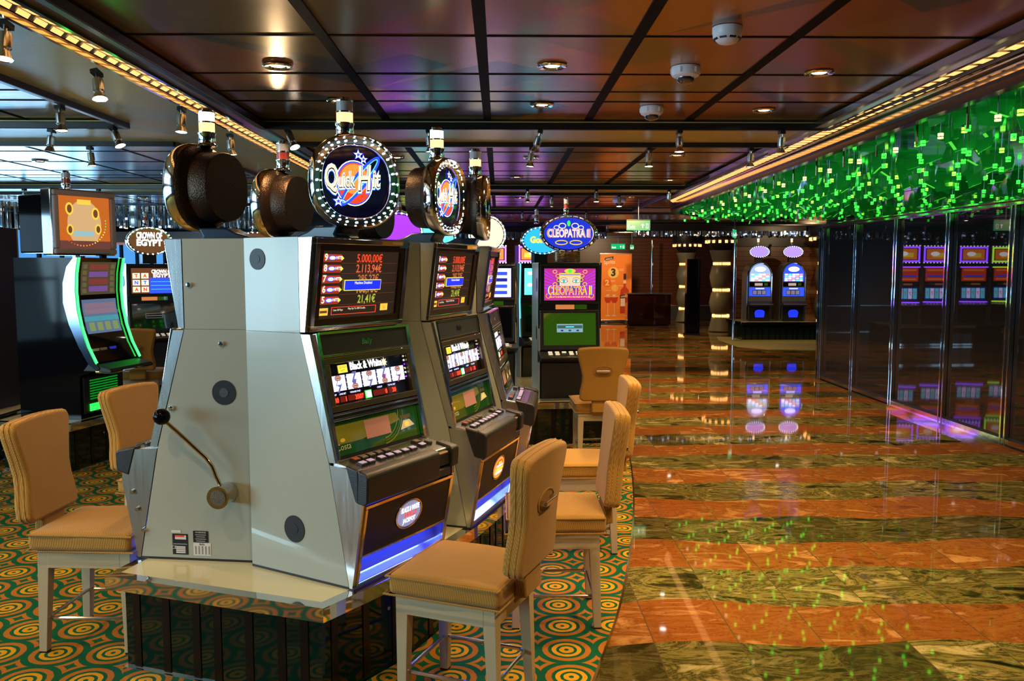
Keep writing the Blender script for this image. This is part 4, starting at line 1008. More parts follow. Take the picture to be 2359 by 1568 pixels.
for i, (x, y, a, c) in enumerate(SPOTS):
    o = sp0 if i == 0 else copy_tree(sp0); o.location = (x, y, CZ-.05); o.rotation_euler = (R(-a), R(-c), 0)
    grp = 0 if -2 < x < -1.8 else 1 if (5.9 < y < 6.1 and x > -2) else 2 if (6.8 < y < 6.9 and x > -2) else 3 if x < -2 else 4
    SC[grp] = SC.get(grp, 0)+1
    where = ('along the amber chevron strip on the left' if -2 < x < -1.8 else 'on the nearest cross rail' if 5.9 < y < 6.1 and x > -2 else 'behind the nearest olive band' if 6.8 < y < 6.9 and x > -2 else 'on the left-hand ceiling rails' if x < -2 else 'on a more distant cross rail')
    order = sum(1 for j in range(i) if abs(SPOTS[j][1]-y) < .04)+1
    tag(o, 'chrome track spotlight %s, %s %s' % (where, ORD[SC[grp]-1], ('from the camera' if grp == 0 else 'from its left end' if grp < 3 else 'from the camera')), 'spotlight', 'track spotlights')
SPL = [((-1.55, 2.3, 2.6), (-1.3, 3.6, 1.0), 34, 60), ((.29, 5.9, 2.55), (.0, 4.2, .6), 50, 60), ((1.26, 5.9, 2.55), (.5, 4.0, .5), 70, 60), ((-1.47, 5.9, 2.5), (-2.0, 4.4, .6), 60, 70), ((-.2, 1.9, 2.6), (-.1, 3.2, .6), 70, 55), ((1.1, 3.0, 2.6), (.3, 4.3, .6), 60, 60), ((-2.6, 5.2, 2.55), (-3.4, 7.4, 1.2), 40, 60), ((-1.5, 5.9, 2.5), (-1.25, 4.2, 2.0), 25, 60), ((-2.5, 2.6, 2.55), (-2.1, 3.9, .5), 60, 50), ((2.0, 18.9, 2.6), (5.6, 21.5, 1.2), 120, 60), ((3.6, 23.0, 2.6), (4.0, 27.9, 1.0), 220, 90), ((3.2, 23.2, 2.6), (3.6, 26, 1.1), 40, 50), ((-3.9, 4.8, 2.6), (-4.8, 7.4, 1.1), 45, 60), ((7.2, 18.2, 2.6), (7.0, 20.6, 1.2), 60, 110)]
for a, c, p, ang in SPL: spot('track_or_fill_beam', a, c, p, (1., .70, .38), ang, .5, .025)  # some beams have no fitting; added to light walls, banner and left cabinet

def dome(x, y, r, label, bubble=True):
    q = MB(); q.lathe([(r*.98, 0), (r, -.01), (r, -.045), (r*.95, -.05), (r*.93, -.058), (r*.70, -.072), (.0001, -.074)] if bubble else [(r, 0), (r, -.03), (r*.97, -.036), (r*.95, -.055), (r*.6, -.085), (r*.35, -.092), (.0001, -.094)], (0, 0, 0), WHITE, 28)
    o = q.build('dome_camera' if bubble else 'smoke_detector', smooth=1); o.scale = (1, 1, .75); o.location = (x, y, CZ+.018); tag(o, label, 'camera' if bubble else 'smoke detector')
    if bubble:
        g = MB(); g.lathe([(r*.66*math.cos(PI/2*k/8), -.070-r*.62*math.sin(PI/2*k/8)) for k in range(9)], (0, 0, 0), mat('smoked_dome', (.02, .02, .025), .03, coat=1., spec=1.), 24); g.build('bubble', o, smooth=1)
        for k in range(6):
            g = MB(); a = k*PI/3; g.box(r*.93*math.cos(a)-.008, r*.93*math.sin(a)-.008, -.048, r*.93*math.cos(a)+.008, r*.93*math.sin(a)+.008, -.012, WHITE)
            g.build('clip', o, bevel=.002)
    else:
        for k in range(8):
            g = MB(); a = k*PI/4+.2; g.M = Matrix.Rotation(a, 4, 'Z'); g.box(r*.76, -.014, -.070, r*.88, .014, -.060, BLACK); g.build('vent_slot', o)
    return o
dome(.975, 3.70, .063, 'round white smoke detector on the brown ceiling, nearest the top edge', False)
dome(.955, 4.42, .074, 'white dome camera with dark bubble, larger and nearer of the two on the ceiling')
dome(.975, 5.50, .074, 'white dome camera beside the cross rail, farther of the two large ones')
dome(1.82, 12.9, .10, 'small distant white dome camera near the green exit sign')

# exit signs
def exit_sign(x, y, z, w, hgt, rz, label, wtext=True):
    t = thing('exit_sign', (x, y, z), rz, label, 'exit sign', 'green exit signs')
    q = MB(); q.box(-w/2, -.012, -hgt/2, w/2, .012, hgt/2, glow('exit_green', (.01, .62, .20), .85)); p = q.build('panel', t, bevel=.003)
    q = MB(); q.box(-w/2, -.016, hgt/2, w/2, .016, hgt/2+.012, CHROMED); q.cyl((0, 0, hgt/2), (0, 0, min(CZ-.001-z, .6)), .006, CHROMED, 6); q.build('hanger', t)
    q = MB(); q.frame((0, -.0125, 0), (1, 0, 0), (0, 0, 1)); q.text('Exit', -w*.30, -hgt*.32, hgt*.36, E_WHT, .001); q.build('lettering', p); q = MB(); q.frame((0, -.0125, 0), (1, 0, 0), (0, 0, 1)); q.poly([(w*.16, -hgt*.25), (w*.20, -hgt*.25), (w*.20, hgt*.02), (w*.25, hgt*.02), (w*.18, hgt*.16), (w*.11, hgt*.02), (w*.16, hgt*.02)], E_WHT, .001)
    q.rframe(w*.32, -hgt*.3, w*.42, hgt*.15, .006, .0005, .0015, E_WHT); q.build('pictogram', p)
    return t
exit_sign(2.06, 12.6, 2.315, .35, .15, 0, 'green exit sign with white arrow hanging under the ceiling, largest of the exit signs')
exit_sign(3.08, 22.0, 2.23, .36, .14, 0, 'small green exit sign above the orange drinks banner')
exit_sign(5.10, 18.4, 2.42, .24, .17, R(60), 'green exit sign turned sideways beneath the green chandelier, left of the arched machines')
exit_sign(3.75, 24.0, 2.26, .16, .13, R(50), 'tiny green exit sign turned sideways on the red slat wall')

# ================================================================== video slot machines
E_CGRN = mat('screen_green', (.01, .06, .005), .06, emit=(.05, .13, .005), es=.45, coat=1.)
def art_cleo(q, x0, y0, x1, y1):
    W, H = x1-x0, y1-y0; cx = (x0+x1)/2
    q.rect(x0, y0, x1, y1, E_MAG, .001)
    for s in (-1, 1):
        for k in range(6): q.poly([(cx+s*W*.5, y0+H*(.95-.11*k)), (cx+s*W*.5, y0+H*(.92-.11*k)), (cx+s*W*.30, y0+H*(.72-.07*k)), (cx+s*W*.30, y0+H*(.74-.07*k))], E_PUR, .0014)
    sk = glow('art_skin', (.95, .62, .42), 1.2)
    q.ell(cx, y0+H*.62, W*.25, H*.33, glow('art_hair', (.10, .10, .30), .8), .002); q.poly([(cx-W*.2, y0+H*.45), (cx+W*.2, y0+H*.45), (cx+W*.21, y0+H*.82), (cx-W*.21, y0+H*.82)], sk, .0026)
    q.rect(cx-W*.21, y0+H*.76, cx+W*.21, y0+H*.86, E_GOLD, .003); q.rect(cx-W*.20, y0+H*.80, cx+W*.20, y0+H*.82, E_BLU, .0033)
    q.ell(cx, y0+H*.92, W*.11, H*.075, E_GOLD, .0034); q.ell(cx, y0+H*.92, W*.04, H*.065, E_GRN, .0038)
    for s in (-1, 1):
        q.ell(cx+s*W*.12, y0+H*.60, W*.075, H*.055, E_BLK, .0030); q.ell(cx+s*W*.12, y0+H*.60, W*.062, H*.040, E_WHT, .0033); q.ell(cx+s*W*.12, y0+H*.60, W*.030, H*.042, glow('art_teal', (.03, .5, .4), 1.4), .0036)
        q.ering(cx+s*W*.12, y0+H*.62, W*.085, H*.10, .004, E_BRN, .0034, 12, 0, .5, 2.6)
        for k in range(5): q.ering(cx+s*(W*.25+W*.045*math.sin(k*2.)), y0+H*(.38+.13*k), W*.045, H*.06, .006, E_GOLD, .004, 14)
    for m, dh, ww in ((E_BLU, .0045, .90), (E_YEL, .0050, .86), (E_RED, .0056, .82)):
        q.text('CLEOPATRA II', cx, y0+H*.19, H*.26, m, dh, width=W*ww, bold=(.06 if m == E_BLU else .035 if m == E_YEL else 0))
    for s in (-1, 1): q.ering(cx+s*W*.42, y0+H*.14, W*.05, H*.08, .005, E_GOLD, .004, 14)
    q.text('WIN UP TO 50 FREE SPINS WITH A MULTIPLIER OF UP TO 50X', cx, y0+H*.08, H*.055, E_YEL, .004, width=W*.8)
def art_cleo_low(q, x0, y0, x1, y1):
    W, H = x1-x0, y1-y0
    q.rect(x0, y0, x1, y1, E_CGRN, .001); bx, by = x0+W*.5, y0+H*.52
    q.rect(bx-W*.25, by-H*.12, bx+W*.25, by+H*.14, glow('dialog', (.30, .55, .60), .8), .002); q.rect(bx-W*.24, by-H*.0, bx+W*.24, by+H*.10, glow('dialog2', (.05, .16, .16), .7), .003); q.rect(bx-W*.08, by+H*.035, bx+W*.08, by+H*.06, E_CYN, .004)
    for a in (-.15, 0, .15): q.rect(bx+W*a-.012, by-H*.09, bx+W*a+.012, by-H*.04, E_DBL, .003)
def art_crown(q, x0, y0, x1, y1):
    W, H = x1-x0, y1-y0
    q.rect(x0, y0, x1, y1, E_BRN, .001); q.rect(x0+W*.42, y0, x1, y0+H*.62, E_BLU, .002)
    for i in range(2):
        for j in range(3): q.rect(x0+W*(.03+.2*i), y0+H*(.05+.27*j), x0+W*(.2+.2*i), y0+H*(.27+.27*j), E_CRM, .002); q.text('ANT'[(i+j) % 3], x0+W*(.115+.2*i), y0+H*(.10+.27*j), H*.13, E_BLU if j % 2 else E_RED, .003, bold=.04)
    q.text('CROWN OF', x0+W*.72, y0+H*.80, H*.14, E_WHT, .003, width=W*.5, bold=.04); q.text('EGYPT', x0+W*.72, y0+H*.64, H*.14, E_WHT, .003, width=W*.42, bold=.04)
    for j in range(3): q.rect(x0+W*.45, y0+H*(.16+.15*j), x1-W*.03, y0+H*(.17+.15*j), E_CYN, .003)
def art_plain(c):
    def f(q, x0, y0, x1, y1):
        W, H = x1-x0, y1-y0; q.rect(x0, y0, x1, y1, c[0], .001)
        for i in range(4): q.rect(x0+W*.08, y0+H*(.1+.22*i), x0+W*.92, y0+H*(.22+.22*i), c[1+i % (len(c)-1)], .002)
    return f
def art_reels(q, x0, y0, x1, y1):
    W, H = x1-x0, y1-y0; q.rect(x0, y0, x1, y1, E_DBL, .001)
    for i in range(5): q.rect(x0+W*(.04+.19*i), y0+H*.15, x0+W*(.20+.19*i), y0+H*.9, E_LAV if i % 2 else E_CYN, .002); q.text('7', x0+W*(.12+.19*i), y0+H*.4, H*.25, E_RED, .003)
def art_dark(q, x0, y0, x1, y1):
    W, H = x1-x0, y1-y0; q.rect(x0, y0, x1, y1, E_BLK, .001); q.rframe(x0+W*.3, y0+H*.42, x0+W*.7, y0+H*.62, .006, 0, .002, mat('dim_line', (.1, .1, .1), .4, emit=(.4, .4, .45), es=.25)); q.rect(x0+W*.32, y0+H*.50, x0+W*.68, y0+H*.53, mat('dim_line', (.1, .1, .1), .4), .003)
def oval_sign(t, x, z, rx, rz, bg, words, sub=None, tilt=0., bulbs=E_BULBW, stand='neck', word_m=None, sw=0.):
    M0 = Matrix.Translation((x, 0, z)) @ Matrix.Rotation(sw, 4, 'Z')
    q = MB(); q.M = M0; n = 36; sc = lambda k: [(rx*k*math.cos(2*PI*i/n), rz*k*math.sin(2*PI*i/n)) for i in range(n)]
    ring_loft(q, [(-.16, sc(.0001)), (-.16, sc(.80)), (-.05, sc(.94)), (-.02, sc(1.))], BLACK)
    ring_loft(q, [(-.02, sc(1.)), (.012, sc(1.)), (.028, sc(.96)), (.014, sc(.90)), (.014, sc(.86)), (0, sc(.82))], CHROME)
    o = q.build('topper', t, smooth=1)
    q = MB(); q.M = M0; q.frame((.003, 0, 0), (0, 1, 0), (0, 0, 1)); q.poly(sc(.86), bg, 0)
    if sub == 'ornate':
        for s in (-1, 1):
            q.ering(s*rx*.22, rz*.42, rx*.13, rz*.16, .008, E_CRM, .001, 18); q.ering(s*rx*.42, rz*.33, rx*.10, rz*.12, .007, E_CRM, .001, 18); q.ering(s*rx*.25, -rz*.48, rx*.22, rz*.14, .010, E_GOLD, .001, 18)
        q.ell(0, rz*.55, rx*.06, rz*.16, E_GRN, .001, 14)
        for m, hh, ww, bo in ((E_GOLD, .002, 1.5, .06), (E_MAG, .0026, 1.45, .035), (E_WHT, .0032, 1.40, 0)): q.text(words, 0, -rz*.18, rz*.42, m, hh, width=rx*ww, bold=bo)
    else:
        ws = words.split('|')
        for i, w_ in enumerate(ws): q.text(w_, 0, rz*(.18 if len(ws) > 1 else -.15)-i*rz*.5, rz*.42, word_m or E_WHT, .002, width=rx*(1.1 if len(w_) > 4 else .7), bold=.05)
    q.build('sign_face', o)
    p_ = None
    for i in range(26):
        a = 2*PI*i/26
        if p_ is None: q = MB(); q.cyl((0, 0, 0), (.014, 0, 0), .009, bulbs, 6); p_ = q.build('bulb', o); k = p_
        else: k = p_.copy(); COL.objects.link(k); k.parent = o
        k.location = M0 @ Vector((.016, rx*.93*math.cos(a), rz*.93*math.sin(a)))
    q = MB()
    if stand == 'rib':
        for k in range(8): q.lathe([(.09, 0), (.095, .006), (.09, .012)], (x-.05, 0, z-rz-.095+k*.013), BRASS, 18, sx=.7, sy=1.3)
    else: q.box(x-.12, -.08, z-rz-.10, x-.02, .08, z-rz+.02, BLACK)
    q.build('neck', t, smooth=1 if stand == 'rib' else 0)
    return o
def video_machine(label, front, deg, zb=.45, W=.60, H=1.29, top=None, low=None, side=GREY, glowe=None, sign=None, group='video slot machines', mid=None, candles=1):
    th = R(deg); d = Vector((math.cos(th), math.sin(th), 0)); O = Vector((front[0], front[1], 0))-d*.50
    t = thing('video_slot_machine', (O.x, O.y, zb+.002), th, label, 'slot machine', group)
    w = W/2; dk = .41
    q = MB(); q.prism([(.004, 0), (.47, 0), (.47, .33), (.50, .40), (.50, dk+.09), (.45, .86), (.47, H-.004), (.004, H-.004)], -w+.014, w-.014, BLACK); q.build('cabinet', t)
    for s in (-1, 1):
        a, b_ = sorted((s*w, s*(w-.014))); q = MB(); q.prism([(0, 0), (.49, 0), (.49, .30), (.52, .42), (.46, .86), (.485, H), (0, H)], a, b_, side)
        sp = q.build('side_panel', t)
        for zz in (.62, 1.08):
            q = MB(); q.lathe([(.052, 0), (.050, .003), (.0001, .003)], (0, 0, 0), BLACK, 20); k = q.build('speaker_grille', sp, smooth=1); k.location = (.36, s*w, zz); k.rotation_euler = (-s*PI/2, 0, 0); k.scale = (.75, 1.25, 1)
        q = MB(); q.prism([(.485, .43), (.50, .43), (.475, .86), (.498, H), (.484, H), (.462, .86)], *sorted((s*(w+.001), s*(w-.010))), CHROME if not glowe else glowe); q.build('edge_trim', sp)
    ft = mat('frame_black', (.012, .012, .013), .3)
    # upper glass
    o = Vector((.470, 0, .90)); up = Vector((.004, 0, H-.92)); L = up.length
    q = MB(); q.frame(o, (0, 1, 0), up); q.slab(-w+.015, 0, w-.015, L, -.02, .012, ft); q.rframe(-w+.015, 0, w-.015, L, .02, .012, .022, ft); u = q.build('upper_monitor', t, bevel=.003)
    q = MB(); q.frame(o, (0, 1, 0), up); q.F = (q.F[0]+q.F[3]*.012, *q.F[1:]); (top or art_dark)(q, -w+.055, .035, w-.055, L-.035); q.build('upper_screen', u)
    # middle strip
    q = MB(); q.box(.455, -w+.02, .845, .478, w-.02, .90, ft); q.box(.478, -w*.45, .850, .481, w*.15, .893, mid or mat('paper_orange', (.6, .22, .08), .5, emit=(1., .35, .1), es=.5)); q.box(.478, w*.17, .850, .481, w*.55, .893, E_CGRN); q.build('player_display', t)
    # lower glass leans back
    o = Vector((.507, 0, dk+.055)); up = Vector((-.045, 0, .375)); L = up.length
    q = MB(); q.frame(o, (0, 1, 0), up); q.slab(-w+.015, 0, w-.015, L, -.02, .012, ft); q.rframe(-w+.015, 0, w-.015, L, .018, .012, .024, ft); lm = q.build('lower_monitor', t, bevel=.003)
    q = MB(); q.frame(o, (0, 1, 0), up); q.F = (q.F[0]+q.F[3]*.012, *q.F[1:]); (low or art_dark)(q, -w+.05, .045, w-.05, L-.028); q.build('lower_screen', lm)
    # deck
    q = MB(); q.prism([(.46, dk+.055), (.56, dk+.04), (.655, dk+.005), (.660, dk-.012), (.640, dk-.025), (.53, dk-.06), (.46, dk-.06)], -w-.004, w+.004, ft); d_ = q.build('button_deck', t, bevel=.006, bseg=2)
    q = MB(); q.tube([(.640, -w, dk+.012), (.657, -w*.6, dk+.004), (.657, w*.6, dk+.004), (.640, w, dk+.012)], .005, CHROME, 6); q.build('chrome_lip', d_, smooth=1)
    BW = mat('button_white', (.8, .75, .62), .4, emit=(1., .9, .7), es=.3); p0 = None
    for k in range(7):
        for r in range(2):
            if k == 2 and r: continue
            if p0 is None: g = MB(); g.box(-.013, -.020, 0, .013, .020, .008, BW); p0 = g.build('button', d_, bevel=.002); bo = p0
            else: bo = p0.copy(); COL.objects.link(bo)
            bo.parent = d_; bo.location = (.575+.038*r, -w+.10+k*.066, dk+.036-.014*r); bo.rotation_euler = (0, R(20), 0)
    q = MB(); q.prism([(.47, 0), (.485, 0), (.50, .12), (.52, .34), (.47, .34)], -w+.03, w-.03, SOFTB); q.build('belly_door', t)
    if sign: sign(t)
    if candles:
        zt = H+(.50 if sign else 0)
        if sign: candle(t, H+.46, 0, x=.25, s=.7)
        else: candle(t, H, 0, x=.25, s=.7)
    return t
SGN = glow('sign_royal', (.01, .03, .55), 1.3)
video_machine('dark video slot machine showing an Egyptian queen and a green dimmed lower screen', (.665, 8.0), -84, top=art_cleo, low=art_cleo_low, sign=lambda t: oval_sign(t, .40, H_+.27, .275, .165, SGN, 'CLEOPATRA II', 'ornate', stand='rib')) if 0 else None
def sgn(words, bg, sub=None, rx=.26, rz=.16, H=1.29, stand='neck', bulbs=E_BULBW, wm=None, sw=0.):
    return lambda t: oval_sign(t, .40, H+.10+rz, rx, rz, bg, words, sub, stand=stand, bulbs=bulbs, word_m=wm, sw=sw)
video_machine('dark video slot machine showing a queen with green eyes, behind the chair turned away', (.670, 8.0), -85, top=art_cleo, low=art_cleo_low, sign=sgn('CLEOPATRA II', SGN, 'ornate', .28, .175, stand='rib', bulbs=BRASS))
video_machine('video slot machine with a cyan-lit front, mostly hidden behind the green-eyed queen machine', (.52, 9.65), -70, top=art_plain([E_CYN, E_CYN, E_WHT]), low=art_dark, sign=sgn('Golden', glow('sign_teal', (.02, .4, .75), 1.6), bulbs=glow('bulb_blue', (.15, .4, 1.), 6.), wm=E_YEL, sw=0), glowe=E_CYN)
video_machine('dark video slot machine with a blue and white picture, behind the edge-on grey machine', (-.12, 8.85), -86, top=art_plain([E_LAV, E_BLU, E_BLU, E_DBL]), low=art_dark, sign=sgn('', E_CRM, rx=.2, rz=.20, bulbs=E_BULB))
video_machine('video slot machine facing out at the far left, picturing an Egyptian crown game', (-4.14, 10.22), -52, top=art_crown, low=art_dark, sign=sgn('CROWN OF|EGYPT', glow('sign_brown', (.20, .08, .02), .8), rx=.27, rz=.17, bulbs=E_BULB))
video_machine('video slot machine behind the bank whose purple round sign shows between two lit signs', (-.98, 8.35), -85, top=art_dark, low=art_dark, sign=sgn('', E_PUR, rx=.24, rz=.2, bulbs=E_BULBW))
video_machine('video slot machine behind the bank whose cyan oval sign shows beside the second lit sign', (-.80, 10.2), -85, top=art_dark, low=art_dark, sign=sgn('', glow('sign_cyan', (.1, .8, 1.), 2.2), rx=.30, rz=.2, bulbs=glow('bulb_aqua', (.3, 1., .9), 5.)))
video_machine('distant video slot machine at the left whose bulb-ringed sign peeps over the grey cabinet', (-3.3, 11.6), -70, top=art_dark, low=art_dark, sign=sgn('', E_BRN, rx=.27, rz=.17, bulbs=E_BULB))
# purple framed machines at the end of the aisle
def sq_sign(colb, pic):
    def f(t):
        q = MB(); q.box(.20, -.30, 1.32, .40, .30, 1.72, BLACK); o = q.build('topper', t)
        q = MB(); q.frame((.40, 0, 1.34), (0, 1, 0), (0, 0, 1)); q.rframe(-.28, .02, .28, .36, .035, .0, .01, colb); q.rect(-.22, .07, .22, .31, pic, .002); q.rect(-.15, .12, .10, .22, E_YEL, .004); q.ell(.05, .2, .09, .05, E_WHT, .005); q.build('sign_face', o)
        q = MB()
        for i in range(9):
            for zz in (1.345, 1.715): q.cyl((.40, -.27+i*.0675, zz), (.415, -.27+i*.0675, zz), .014, E_BULB, 6)
        q.build('bulb_row', o)
        q = MB(); q.box(.495, -.28, 1.235, .515, .28, 1.262, colb); q.box(.525, -.28, .465, .545, .28, .492, colb); q.build('neon_bar', t)
    return f
NP = glow('neon_purple', (.25, .06, 1.), 7.); NY = glow('neon_lime', (.5, 1., .05), 4.)
for i, (x, y, m) in enumerate(((-.08, 18.6, NP), (.72, 18.4, NP), (-1.0, 18.8, NP), (-1.85, 19.0, NY))):
    video_machine('distant slot machine outlined in %s neon, %s in the far cluster' % ('purple' if m == NP else 'lime', ['second from the right', 'rightmost', 'third from the right', 'leftmost'][i]), (x, y), -72, top=art_plain([E_RED, E_ORG, E_BLU, E_RED]), low=art_reels, glowe=None, sign=sq_sign(m, E_ORG), group='neon slot machines', candles=1)
# added purple uplights that stand in for the neon glow on the ceiling
spot('purple_wash', (.6, 13.0, .6), (.9, 14.2, 2.7), 120, (.25, .06, 1.), 130, .9, .2)
spot('purple_wash', (.2, 17.5, 1.0), (.5, 17.9, 2.7), 100, (.25, .06, 1.), 130, .9, .2)
plinth('cream-topped plinth under the green-eyed queen machine', [(.22, 7.72), (1.08, 7.80), (1.1, 8.9), (.95, 9.9), (-.45, 9.9), (-.45, 8.55), (.1, 8.45)], .45)
plinth('plinth hidden behind the nearest bank, under the machines with purple and cyan signs', [(-1.4, 8.15), (-.62, 8.15), (-.5, 8.9), (-.45, 10.9), (-1.3, 10.9)], .45, stripes=False)
plinth('plinth under the distant neon-outlined slot machines', [(-2.3, 18.2), (1.3, 18.0), (1.4, 19.3), (-2.3, 19.7)], .45, stripes=False)
plinth('plinth at the far left under the Egypt-themed machine', [(-4.75, 10.15), (-4.2, 9.72), (-3.62, 10.2), (-2.95, 11.45), (-3.0, 12.0), (-3.9, 12.3), (-4.9, 11.0)], .45, stripes=False)

# ------------------------------------------------------------------ green edge-lit machine with the curved front, on the left
def curved_machine():
    th = R(-11); d = Vector((math.cos(th), math.sin(th), 0)); wv = Vector((-math.sin(th), math.cos(th), 0)); N = Vector((-3.40, 6.90, 0)); w = .30
    O = N-d*.60+wv*w
    t = thing('curved_slot_machine', (O.x, O.y, .452), th, 'glossy black slot machine edged in bright green light with a square orange sign', 'slot machine')
    cv = [(.60, 1.325), (.575, 1.20), (.565, 1.05), (.575, .90), (.605, .75), (.655, .60), (.72, .47), (.76, .43)]
    q = MB(); q.prism([(0, 0), (.56, 0), (.56, .36), (.70, .40)]+[(x-.03, z) for x, z in cv[::-1]]+[(.0, 1.325)], -w+.02, w-.02, GLOSSB); q.build('cabinet', t)
    for s in (-1, 1):
        q = MB(); a, b_ = sorted((s*w, s*(w-.022)))
        q.prism([(x, z) for x, z in cv]+[(.735, .405), (.66, .46), (.58, .60), (.50, .78), (.455, .96), (.46, 1.12), (.50, 1.25), (.57, 1.33)], a, b_, mat('blue_chrome', (.16, .22, .32), .1, 1.)); f = q.build('chrome_crescent', t)
        q = MB(); q.tube([(x+.012, s*(w-.012), z) for x, z in cv[:-1]], .009, glow('neon_green', (.03, 1., .10), 5.), 6); q.build('green_light_line', f, smooth=1)
    q = MB(); n = len(cv)
    for i in range(n-2):
        (xa, za), (xb, zb_) = cv[i], cv[i+1]
        m = E_BLK
        q.add([(xa-.01, -w+.025, za), (xa-.01, w-.025, za), (xb-.01, w-.025, zb_), (xb-.01, -w+.025, zb_)], [(0, 1, 2, 3)], m)
    sc = q.build('curved_glass', t, smooth=1)
    def pt(z):
        for i in range(n-1):
            if cv[i][1] >= z >= cv[i+1][1]: k = (cv[i][1]-z)/(cv[i][1]-cv[i+1][1]); return cv[i][0]+(cv[i+1][0]-cv[i][0])*k-.007
    def crect(qq, y0, y1, za, zb_, m, h=0., n_=6):
        for i in range(n_):
            a = za+(zb_-za)*i/n_; c = za+(zb_-za)*(i+1)/n_; qq.add([(pt(a)+h, y0, a), (pt(a)+h, y1, a), (pt(c)+h, y1, c), (pt(c)+h, y0, c)], [(0, 1, 2, 3)], m)
    q = MB(); dim = glow('dim_tan', (.30, .22, .10), .45)
    crect(q, -.22, .22, 1.29, 1.02, glow('dim_bronze', (.12, .09, .04), .6))
    for k in range(4): crect(q, -.12, .12, 1.27-.06*k, 1.225-.06*k, (glow('dim_red', (.35, .06, .05), .6), glow('dim_violet', (.25, .1, .4), .7))[k % 2], .002); 
    for s in (-1, 1):
        for k in range(5): crect(q, s*.175-.025, s*.175+.025, 1.27-.05*k, 1.235-.05*k, dim, .002, 2)
    q.build('upper_screen', sc)
    q = MB(); crect(q, -.22, .22, .98, .70, glow('dim_blue', (.18, .28, .50), .55)); crect(q, -.22, .22, .84, .80, glow('dim_teal', (.1, .5, .6), .6), .001); crect(q, -.20, .20, .95, .86, glow('dim_pink', (.4, .25, .35), .6), .001)
    for k in range(4): crect(q, -.18+.1*k, -.11+.1*k, .79, .72, glow('dim_yellowgreen', (.35, .45, .15), .6), .002, 2)
    q.build('lower_screen', sc)
    q = MB(); q.prism([(.66, .47), (.72, .455), (.84, .425), (.86, .405), (.85, .39), (.70, .40), (.60, .40)], -w+.01, w-.01, BLACK); dk = q.build('button_deck', t, bevel=.006)
    q = MB(); q.tube([(.72, -w+.01, .40), (.83, -w+.05, .395), (.865, 0, .398), (.83, w-.05, .395), (.72, w-.01, .40)], .012, CHROME, 8); q.build('chrome_lip', dk, smooth=1)
    for k, (y, m) in enumerate(((-.20, mat('ticket_pale', (.5, .5, .5), .3)), (-.10, mat('ticket_beige', (.4, .35, .28), .3)), (.02, E_DBL))):
        q = MB(); q.box(.655, y-.04, .50, .665, y+.04, .58, m); q.M = None; q.build('card_reader', dk)
    q = MB(); q.box(.545, -w+.05, .04, .575, w-.05, .34, BLACK)
    b_ = q.build('belly_door', t)
    for k in range(8): q = MB(); q.box(.575, -.18, .15+k*.022, .580, .18, .160+k*.022, mat('slat_green', (.01, .10, .01), .2, emit=(.0, .5, .03), es=.5)); q.build('vent_slat', b_)
    q = MB(); q.box(.576, -.19, .055, .584, .19, .115, glow('tray_green', (.02, 1., .08), 1.9)); q.build('lit_tray', b_)
    # square sign
    q = MB(); q.M = Matrix.Translation((.36, 0, 1.345)) @ Matrix.Rotation(R(-20), 4, 'Z')
    M0 = q.M.copy(); q.box(-.36, -.26, .02, .0, .26, .50, GLOSSB); q.box(.0, -.285, .0, .14, .285, .54, CHROME)
    tp = q.build('topper', t, bevel=.012)
    q = MB(); q.M = M0; q.frame((.14, 0, 0), (0, 1, 0), (0, 0, 1)); q.rframe(-.275, .01, .275, .53, .045, 0, .030, mat('mauve_bezel', (.28, .23, .25), .35)); q.build('sign_bezel', tp, bevel=.012, bseg=3)
    q = MB(); q.M = M0; q.frame((.142, 0, 0), (0, 1, 0), (0, 0, 1)); X0, X1, Y0, Y1 = -.23, .23, .055, .485; SO = glow('sign_amber', (.75, .17, .02), .8)
    q.rect(X0, Y0, X1, Y1, SO, .001); q.ell(0, .26, .15, .20, glow('sign_glow', (.9, .55, .25), .8), .002); q.rect(X0, Y0, X1, .12, glow('sign_umber', (.25, .08, .06), .6), .003)
    for x, y, r in ((-.13, .38, .035), (.10, .35, .035), (-.13, .21, .03), (.12, .22, .03)): q.ell(x, y, r, r*1.5, E_GOLD, .004, 14); q.ell(x, y, r*.6, r, E_BRN, .005, 12)
    q.rect(-.10, .16, .08, .20, glow('sign_pale', (.4, .7, .75), .8), .005); q.rect(-.06, .42, .06, .46, E_GOLD, .005)
    for k in range(22): a = -2.6+k*.13; q.ell(-.02+.21*math.cos(a), .27+.19*math.sin(a), .006, .006, (E_RED, E_ORG, E_YEL, E_GRN)[min(3, k//6)], .006, 6)
    q.build('sign_face', tp)
    candle(t, 1.885, 0, x=.30)
    return t
curved_machine()
plinth('plinth with a mirrored edge under the green-lit curved machine', [(-3.42, 6.72), (-3.28, 7.25), (-3.2, 7.7), (-4.1, 7.9), (-4.15, 6.87)], .45)
# grey machines turned away at the left edge
video_machine('tall plain grey cabinet side with dark round grommets, cut off by the left frame edge', (-4.90, 7.55), 176, zb=.45, W=.62, H=1.60, top=art_dark, low=art_dark, candles=0)
plinth('cream-topped plinth cut off by the left frame edge', [(-4.20, 6.75), (-4.2, 7.9), (-5.3, 7.95), (-5.4, 6.75)], .45)

